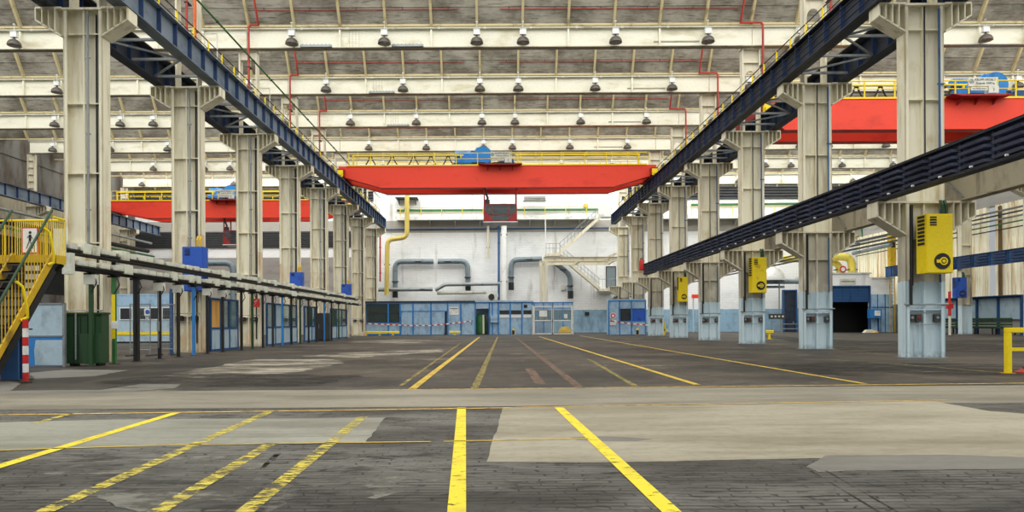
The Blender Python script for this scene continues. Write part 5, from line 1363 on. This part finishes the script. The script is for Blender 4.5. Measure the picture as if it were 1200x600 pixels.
# barrier tapes
def tape(lab, pix, d):
    pts = [P(x, y, d) for x, y in pix]; o = thing('barrier_tape', lab, 'tape', pts[0]); m = MB(); j = 0
    for (a, b) in zip(pts, pts[1:]):
        n = max(2, int(abs(b[0] - a[0]) / .28))
        for i in range(n):
            p = [a[k] + (b[k] - a[k]) * i / n for k in range(3)]; q = [a[k] + (b[k] - a[k]) * (i + 1) / n for k in range(3)]
            m.bar(p, q, .01, .11, j % 2); j += 1
    m.build('striped_ribbon', [M['textred'], M['white']], o)
    m = MB(); 
    for p in (pts[0], pts[-1]): m.box(p[0] - .04, p[0] + .04, p[1] - .02, p[1] + .06, p[2] - .1, p[2] + .1)
    m.build('mount', M['darksteel'], o)
tape('red and white barrier tape sagging across the green windowed booth', [(428, 379), (450, 380), (480, 381.5), (505, 381.5), (530, 379), (553, 376)], 69.8)
tape('red and white barrier tape hung from the short booth to the columns', [(716, 376), (735, 379), (760, 381), (779, 379.5)], 65.9)
# fire extinguisher on the end of the louvred beam
p = P(751.5, 318, 58.2)
o = thing('fire_extinguisher', 'red fire extinguisher at the far end of the louvred beam', 'fire extinguisher', p)
m = MB(); m.lathe([(0, 0), (.17, 0), (.18, .05), (.18, .75), (.1, .9), (.05, .95), (0, .95)], (p[0], p[1], p[2] + .12), 16); m.build('cylinder_body', M['textred'], o, smooth=True)
m = MB(); m.box(p[0] - .1, p[0] + .1, p[1] - .04, p[1] + .04, p[2] + 1.07, p[2] + 1.13); m.tube([(p[0] + .08, p[1], p[2] + 1.1), (p[0] + .24, p[1], p[2] + .9), (p[0] + .2, p[1], p[2] + .5)], .025, 6); m.build('hose', M['black'], o)
m = MB(); m.box(p[0] - .2, p[0] + .2, 57.56, 58.4, p[2] + .06, p[2] + .1); m.build('mount', M['reddark'], o)

# ================================================================ RIGHT SIDE HALL
d = 72.0
xa, xb = PX(972, d), PX(1046, d); zt = PZ(1010, 321, d)
o = thing('annex_room', 'white brick annex with blue half open roller shutter', 'annex', ((xa + xb) / 2, d, 0))
da, db, dz = PX(975, d), PX(1019, d), PZ(1000, 336, d)
m = MB(); m.box(xa, da, d, d + .3, 0.0, zt); m.box(da, db, d, d + .3, dz, zt); m.box(db, xb, d, d + .3, 0, PZ(1030, 326, d)); m.box(xa, xa + .3, d + .3, d + 8, 0, zt); m.box(xb - .3, xb, d + .3, d + 8, 0, zt - .5); m.build('brick_wall', M['brick'], o)
m = MB(); m.box(xa - .1, db + .2, d - .1, d + 8, zt, zt + .15); m.box(db + .2, xb + .1, d - .1, d + 8, zt - .5, zt - .36); m.build('roof', M['offwhite'], o)
m = MB(); z1 = PZ(1000, 354, d)
for i in range(12): z = z1 + (dz - z1) * i / 12; m.prism([(d + .1, z), (d + .06, z + .03), (d + .06, z + (dz - z1) / 12 - .03), (d + .1, z + (dz - z1) / 12)], 'x', da, db)
m.build('roller_shutter', M['midblue'], o)
m = MB(); m.box(da - .12, da, d - .06, d + .1, 0, dz + .1); m.box(db, db + .12, d - .06, d + .1, 0, dz + .1); m.box(da, db, d - .06, d + .1, dz, dz + .12); m.build('door_frame', M['midblue'], o)
m = MB(); m.box(xa + .3, xb - .3, d + 3, d + 3.1, 0, zt - .5); m.box(xa + .3, xa + .35, d + .3, d + 3, 0, zt - .5); m.box(xb - .36, xb - .3, d + .3, d + 3, 0, zt - .5); m.box(xa + .3, xb - .3, d + .3, d + 3, zt - .6, zt - .5); m.box(xa + .3, xb - .3, d + .3, d + 3, .004, .02); m.build('doorway_darkness_lining', M['pitch'], o)  # near-black lining added; the doorway's darkness is put into its colour
m = MB(); m.box(PX(984, d), PX(1003, d), d - .05, d - .01, PZ(993, 333.5, d), PZ(993, 326.5, d)); s = m.build('name_board', M['offwhite'], o)
m = MB()
for i in range(9): m.box(PX(985.5, d) + i * .165, PX(985.5, d) + i * .165 + (.1, .13, .12)[i % 3], d - .056, d - .05, PZ(993, 330, d) - .05, PZ(993, 330, d) + .06)
m.build('lettering', M['text'], s)
m = MB(); m.box(db + .15, xb, d - .08, d - .0, .02, PZ(1030, 345, d)); m.build('blue_board', M['panelblue'], o)
m = MB()
for x in (db + .8, db + 1.6): m.box(x - .04, x + .04, d - .12, d - .08, .02, PZ(1030, 345, d))
m.box(db + .15, xb, d - .12, d - .08, 2.6, 2.7); m.build('board_frame', M['bluepipe'], o)
o = thing('bench_cabinet', 'small blue cabinet table with papers right beside the roller shutter', 'cabinet', (PX(1025, d), d - .4, 0))
a, b = PX(1015.5, d), PX(1029, d)
m = MB(); m.box(a, b, d - .7, d - .15, 1.5, 2.45); m.build('body', M['frameblue'], o)
for x in (a + .05, b - .1): 
    m = MB(); m.box(x, x + .06, d - .66, d - .6, 0, 1.5); m.box(x, x + .06, d - .24, d - .18, 0, 1.5); m.build('leg', M['midblue'], o)
m = MB(); m.box(b - .75, b - .15, d - .73, d - .7, 1.75, 2.3); m.build('paper_notice', M['white'], o)
o = thing('rubble_piece', 'pale scrap of packing lying beside the roller shutter', 'scrap', (PX(1021, 70), 70, 0))
m = MB(); m.prism([(-.7, 0), (.7, 0), (.55, .16), (.1, .34), (-.4, .3)], 'y', 0, .5); m.v = [(x + PX(1021, 70), y + 70, z) for x, y, z in m.v]; m.build('folded_sheet', M['cream'], o)
m = MB(); m.prism([(.1, .0), (.6, .0), (.5, .2)], 'y', -.3, -.02); m.v = [(x + PX(1021, 70), y + 70, z) for x, y, z in m.v]; m.build('torn_flap', M['orangeboard'], o)
# curved yellow ducts
d = 76.0
pipe('insulated_pipe', 'thick yellow pipe running level behind the column without cabinet', 'pipe', [P(908, 303.5, d), P(962, 302.5, d)], .42, 'yellowpipe', [P(920, 303, d), P(945, 303, d)], 14)
pipe('insulated_pipe', 'thick yellow pipe bending down on the annex roof, outer one', 'pipe', rounded([(965, 301), (998, 301), (998.5, 320.5)], 1.0, d), .42, 'yellowpipe', [P(975, 301, d), P(998.3, 316, d)], 14)
pipe('insulated_pipe', 'thick yellow pipe bending down on the annex roof, inner one', 'pipe', rounded([(965, 308), (983.5, 308), (984, 320.5)], .8, d + .9), .36, 'yellowpipe', [P(975, 308, d + .9), P(984, 316, d + .9)], 14)
pipe('insulated_pipe', 'blue grey pipe slanting up above the yellow bends', 'pipe', [P(1000, 297, 76.6), P(1044, 287, 70)], .2, 'duct', [P(1010, 294.7, 75)], 10)
o = thing('round_sign', 'round red ringed sign before the yellow pipe bends', 'sign', P(988, 316, 71.9))
p = P(988, 315.5, 71.8); m = MB(); m.lathe([(.22, 0), (.36, 0), (.36, .02), (.22, .02)], p, 22, axis='y'); m.build('red_ring', M['textred'], o)
m = MB(); m.lathe([(0, .005), (.34, .005), (.34, .03), (0, .03)], p, 22, axis='y'); m.build('board', M['white'], o)
m = MB(); m.box(p[0] - .03, p[0] + .03, p[1] + .03, p[1] + .09, zt + .15, p[2] + .2); m.build('mount', M['darksteel'], o)
# white hood and door between columns 1 and 2
d = 78.0
o = thing('extract_hood', 'white conical hood standing on ducts beside the blue door', 'hood', P(908, 330, d))
p = P(909, 329, d); m = MB(); m.lathe([(1.55, 0), (1.6, .15), (1.45, .8), (.9, 1.5), (.3, 1.9), (.3, 2.4), (0, 2.4)], (p[0] - .6, d, p[2]), 22); m.build('cone', M['white'], o, smooth=True)
m = MB(); m.tube([(p[0] - 1.8, d, p[2] - .1), (p[0] + 2.6, d, p[2] - .1)], .28, 12); m.tube([(p[0] - 2.2, d + .1, p[2] - .7), (p[0] + 1.0, d + .1, p[2] - .7)], .14, 10); m.build('duct', M['duct'], o)
for x in (p[0] - 1.8, p[0] + .4):
    m = MB(); m.cyl((x, d, 0), (x, d, p[2] - .3), .08, 8); m.build('leg', M['greysteel'], o)
d = 79.0
o = bpy.data.objects.new('door_2', None); C.objects.link(o); o.location = (PX(926, d), d, 0); tag(o, kind='structure')
a, b, z = PX(919.5, d), PX(933, d), PZ(926, 341, d)
m = MB(); m.box(a - .15, a, d, d + .4, 0, z + .15); m.box(b, b + .15, d, d + .4, 0, z + .15); m.box(a, b, d, d + .4, z, z + .15); m.build('frame', M['bluepipe'], o)
m = MB(); m.box(a, b, d + .2, d + .25, .01, z); m.build('leaf', M['navydark'], o)
m = MB(); m.box(b - .3, b - .2, d + .14, d + .2, 1.0, 1.2); m.build('handle', M['greysteel'], o)
o = thing('control_panel', 'dark switch panel on a stand before the blue doorway', 'panel', (PX(911, 66), 66, 0))
p = PX(911, 66); m = MB(); m.box(p - .75, p + .75, 66, 66.25, 1.45, 1.95)
m.build('panel_body', M['darksteel'], o)
m = MB()
for i in range(4): m.cyl((p - .55 + i * .36, 65.96, 1.7), (p - .55 + i * .36, 66, 1.7), .1, 12)
m.build('dials', M['offwhite'], o)
for x in (p - .5, p + .5):
    m = MB(); m.box(x - .04, x + .04, 66.08, 66.16, 0, 1.45); m.build('leg', M['greysteel'], o)
m = MB(); m.tube([(p - .5, 66.12, .5), (p + 2.2, 66.12, .5)], .03, 6); m.tube([(p - .5, 66.12, .95), (p + 2.2, 66.12, .95)], .03, 6); m.tube([(p + 2.2, 66.12, 0), (p + 2.2, 66.12, .95)], .03, 6); m.build('barrier_rail', M['greysteel'], o)
# yellow mast box and ladder on the annex
d = 71.2; x0, x1 = PX(1044, d), PX(1050.5, d)
o = thing('mast_cabinet', 'tall narrow yellow cabinet with ladder at the annex corner', 'cabinet', ((x0 + x1) / 2, d, 0))
m = MB(); m.box(x0, x1, d, d + .55, PZ(1047, 320, d), PZ(1047, 267, d)); m.build('body', M['yellowdark'], o)
m = MB(); z = PZ(1047, 320, d)
for x in (x0 + .03, x1 - .03): m.box(x - .03, x + .03, d + .2, d + .26, 0, z)
k_ = 0
while .4 + k_ * .35 < z: m.box(x0 + .03, x1 - .03, d + .21, d + .25, .4 + k_ * .35, .44 + k_ * .35); k_ += 1
m.build('ladder', M['yellowdark'], o)
m = MB(); m.box(x0 + .1, x1 - .1, d - .03, d, PZ(1047, 290, d), PZ(1047, 284, d)); m.build('vent', M['black'], o)
# blue framed shelter and green bench racks along the right wall
o = thing('wall_shelter', 'blue framed pale boards under the cream glazed wall', 'partition', (43.2, 62, 0))
m = MB()
y = 56.0
while y < 72: m.box(43.1, 43.3, y - .06, y + .06, 0, 3.2); y += 2.6
m.box(43.1, 43.3, 55.9, 71.7, 3.1, 3.25); m.box(42.6, 43.55, 55.9, 71.7, 3.25, 3.32); m.build('frame', M['midblue'], o)
m = MB(); m.box(43.32, 43.36, 55.9, 71.7, 1.3, 3.1); m.build('board', M['paleblue'], o)
for i, (a, b) in enumerate(((56.3, 61.0), (61.6, 66.6), (67.2, 71.4))):
    o = thing('bench_rack', f'green slatted bench rack under the cream glazed wall, {ORD[i+1]} along', 'bench', (42.9, (a + b) / 2, 0), 'green bench racks')
    m = MB()
    for j in range(4): m.box(42.6, 42.68, a, b, .55 + j * .24, .70 + j * .24)
    for j in range(2): m.box(42.68 + j * .16, 42.8 + j * .16, a, b, .5, .55)
    m.build('slats', M['darkgreen'], o)
    for y in (a + .2, (a + b) / 2, b - .2):
        m = MB(); m.box(42.7, 42.78, y - .04, y + .04, 0, .5); m.box(43.0, 43.08, y - .04, y + .04, 0, .5); m.build('leg', M['black'], o)
# red hydrant post
x = PX(1113, 56); o = thing('hydrant_post', 'red and white pipe post behind the biggest blue footed column', 'post', (x, 56, 0))
m = MB(); m.cyl((x, 56, .03), (x, 56, 1.6), .1, 10); m.build('white_pipe', M['offwhite'], o); m = MB(); m.cyl((x, 56, 1.6), (x, 56, 3.6), .11, 10); m.box(x - .25, x + .25, 55.9, 56.1, 2.2, 2.6); m.build('red_pipe', M['textred'], o); m = MB(); m.box(x - .2, x + .2, 55.8, 56.2, 0, .03); m.build('base_plate', M['darksteel'], o)
o = thing('red_shelf_bar', 'red bar shelf on the end wall between the pale footed columns', 'shelf', P(822, 347, 80))
a, b = P(811, 349.5, 80), P(832, 345, 80); m = MB(); m.box(a[0], b[0], 79.9, 80.2, a[2], b[2]); m.build('beam', M['red'], o)
for x in (a[0] + .1, b[0] - .25):
    m = MB(); m.box(x, x + .12, 80, 80.12, 0, a[2]); m.build('leg', M['paleblue'], o)
x = PX(777.5, 62); o = thing('safety_post', 'short yellow post at the foot of the column with smallest yellow cabinet', 'post', (x, 62, 0))
m = MB(); m.box(x - .13, x + .13, 61.9, 62.1, .03, 1.25); m.box(x - .13, x + .35, 61.9, 62.1, .4, .6); m.build('post_shaft', M['yellow'], o); m = MB(); m.box(x - .2, x + .2, 61.8, 62.2, 0, .03); m.build('base_plate', M['darksteel'], o)
# yellow barrier in front
d = 16.0; x0, x1 = PX(1178, d), PX(1236, d); zt = 1.07
o = thing('safety_barrier', 'bright yellow tube barrier standing alone on the dark paving', 'barrier', ((x0 + x1) / 2, d, 0))
for x in (x0 + .06, x1 - .06):
    m = MB(); m.box(x - .06, x + .06, d - .06, d + .06, .012, zt - .12); m.build('post', M['yellow'], o, bevel=.012)
    m = MB(); m.box(x - .11, x + .11, d - .11, d + .11, 0, .012); m.build('base_plate', M['yellowdark'], o)
m = MB(); m.box(x0, x1, d - .06, d + .06, zt - .12, zt); m.build('top_bar', M['yellow'], o, bevel=.012)
m = MB(); m.box(x0 + .12, x1 - .12, d - .04, d + .04, .52, .60); m.build('middle_bar', M['yellow'], o)
xx, dd = G(1197, 437); o = thing('cone_base', 'flat red rubber foot lying by the yellow barrier', 'foot', (xx, dd, 0))
m = MB(); m.lathe([(0, .0), (.22, .0), (.22, .03), (.14, .06), (.1, .1), (0, .1)], (xx + .1, dd, 0.0), 16); m.build('rubber_disc', M['redpipe'], o)
m = MB(); m.lathe([(.06, .1), (.06, .14), (0, .14)], (xx + .1, dd, 0), 12); m.build('socket', M['reddark'], o)

# pipes and brown posts along the cream glazed wall and the far corner
for i, (zz, xx, r_, mt, lab) in enumerate(((10.5, 43.15, .09, 'greysteel', 'topmost grey pipe across the cream glazed wall'), (10.15, 43.1, .07, 'darksteel', 'dark pipe second from top across the cream glazed wall'), (9.8, 43.15, .08, 'greysteel', 'grey pipe third from top across the cream glazed wall'), (9.35, 43.1, .06, 'green', 'thin green pipe across the cream glazed wall'), (8.9, 43.1, .05, 'black', 'lowest black pipe across the cream glazed wall'))):
    pipe('wall_pipe', lab, 'pipe', [(xx - .22, 50, zz), (xx - .22, 81, zz)], r_, mt, [(xx - .22, 53, zz), (xx - .22, 74, zz)], 8)
for i, y in enumerate((54.6, 58.4, 63.6, 66.4, 71.2)):
    o = thing('wall_post', f'brown weathered post before the cream glazed wall, {ORD[i+1]} along', 'post', (43.25, y, 0), 'brown wall posts')
    m = MB(); m.box(43.18, 43.34, y - .14, y + .14, 3.34, 11.0); m.build('post_shaft', M['brown'], o)
    m = MB(); m.box(43.1, 43.4, y - .2, y + .2, 3.32, 3.34); m.build('base_plate', M['darksteel'], o)
    m = MB(); m.box(43.34, 43.5, y - .1, y + .1, 6.0, 6.15); m.build('mount', M['darksteel'], o)
for i, (a, b, r_, mt, lab) in enumerate((((1003, 262), (1046, 250), .12, 'green', 'green pipe sloping up in the corner above the annex'), ((1003, 285), (1046, 283), .2, 'greysteel', 'thick grey pipe level above the annex roof'), ((1003, 277), (1046, 275), .1, 'yellowdark', 'thin yellow pipe level above the annex roof'), ((1016, 318), (1016, 245), .1, 'green', 'green upright pipe above the annex roof'), ((1031, 322), (1031, 250), .12, 'greysteel', 'grey upright pipe above the annex roof'))):
    dd = 81.9 - .35 * i
    pipe('wall_pipe', lab, 'pipe', [P(a[0], a[1], dd), (min(P(b[0], b[1], dd)[0], 43.2), dd, P(b[0], b[1], dd)[2])], r_, mt, [P(a[0] + (2 if a[0] != b[0] else 0), a[1], dd)], 8)

# ================================================================ LIGHT
wd = bpy.data.worlds.new('sky'); bpy.context.scene.world = wd; wd.use_nodes = True
bg = wd.node_tree.nodes['Background']; bg.inputs[0].default_value = (.93, .97, 1.0, 1); bg.inputs[1].default_value = 0.42
for k in range(-3, 9):
    L = bpy.data.lights.new('skylight_daylight', 'AREA'); L.shape = 'RECTANGLE'; L.size = 86; L.size_y = 5.6
    L.energy = 4050 if k < 7 else 6000; L.color = (1.0, .985, .94)
    ob = bpy.data.objects.new('skylight_daylight', L); C.objects.link(ob)
    ob.location = (0, dk(k) - 4.72, 19.05)
    ob.rotation_euler = (radians(30), 0, 0)      # faces down and away from the entrance, like the glazing
sc = bpy.context.scene
sc.view_settings.view_transform = 'Standard'; sc.view_settings.look = 'None'
sc.view_settings.gamma = 1.0; sc.view_settings.use_curve_mapping = False
sc.view_settings.exposure = 0.0
sc.cycles.max_bounces = 6; sc.cycles.diffuse_bounces = 4; sc.cycles.use_denoising = True
sc.cycles.sample_clamp_indirect = 6

# ================================================================ CAMERA
cd = bpy.data.cameras.new('camera'); co = bpy.data.objects.new('camera', cd); C.objects.link(co)
cd.sensor_width = 36; cd.lens = 36 * F / 1200; cd.clip_end = 500
cd.shift_x = (600 - VX) / 1200; cd.shift_y = (VY - 300) / 1200
co.location = (0, 0, EYE); co.rotation_euler = (pi / 2, ROLL, 0)
sc.camera = co
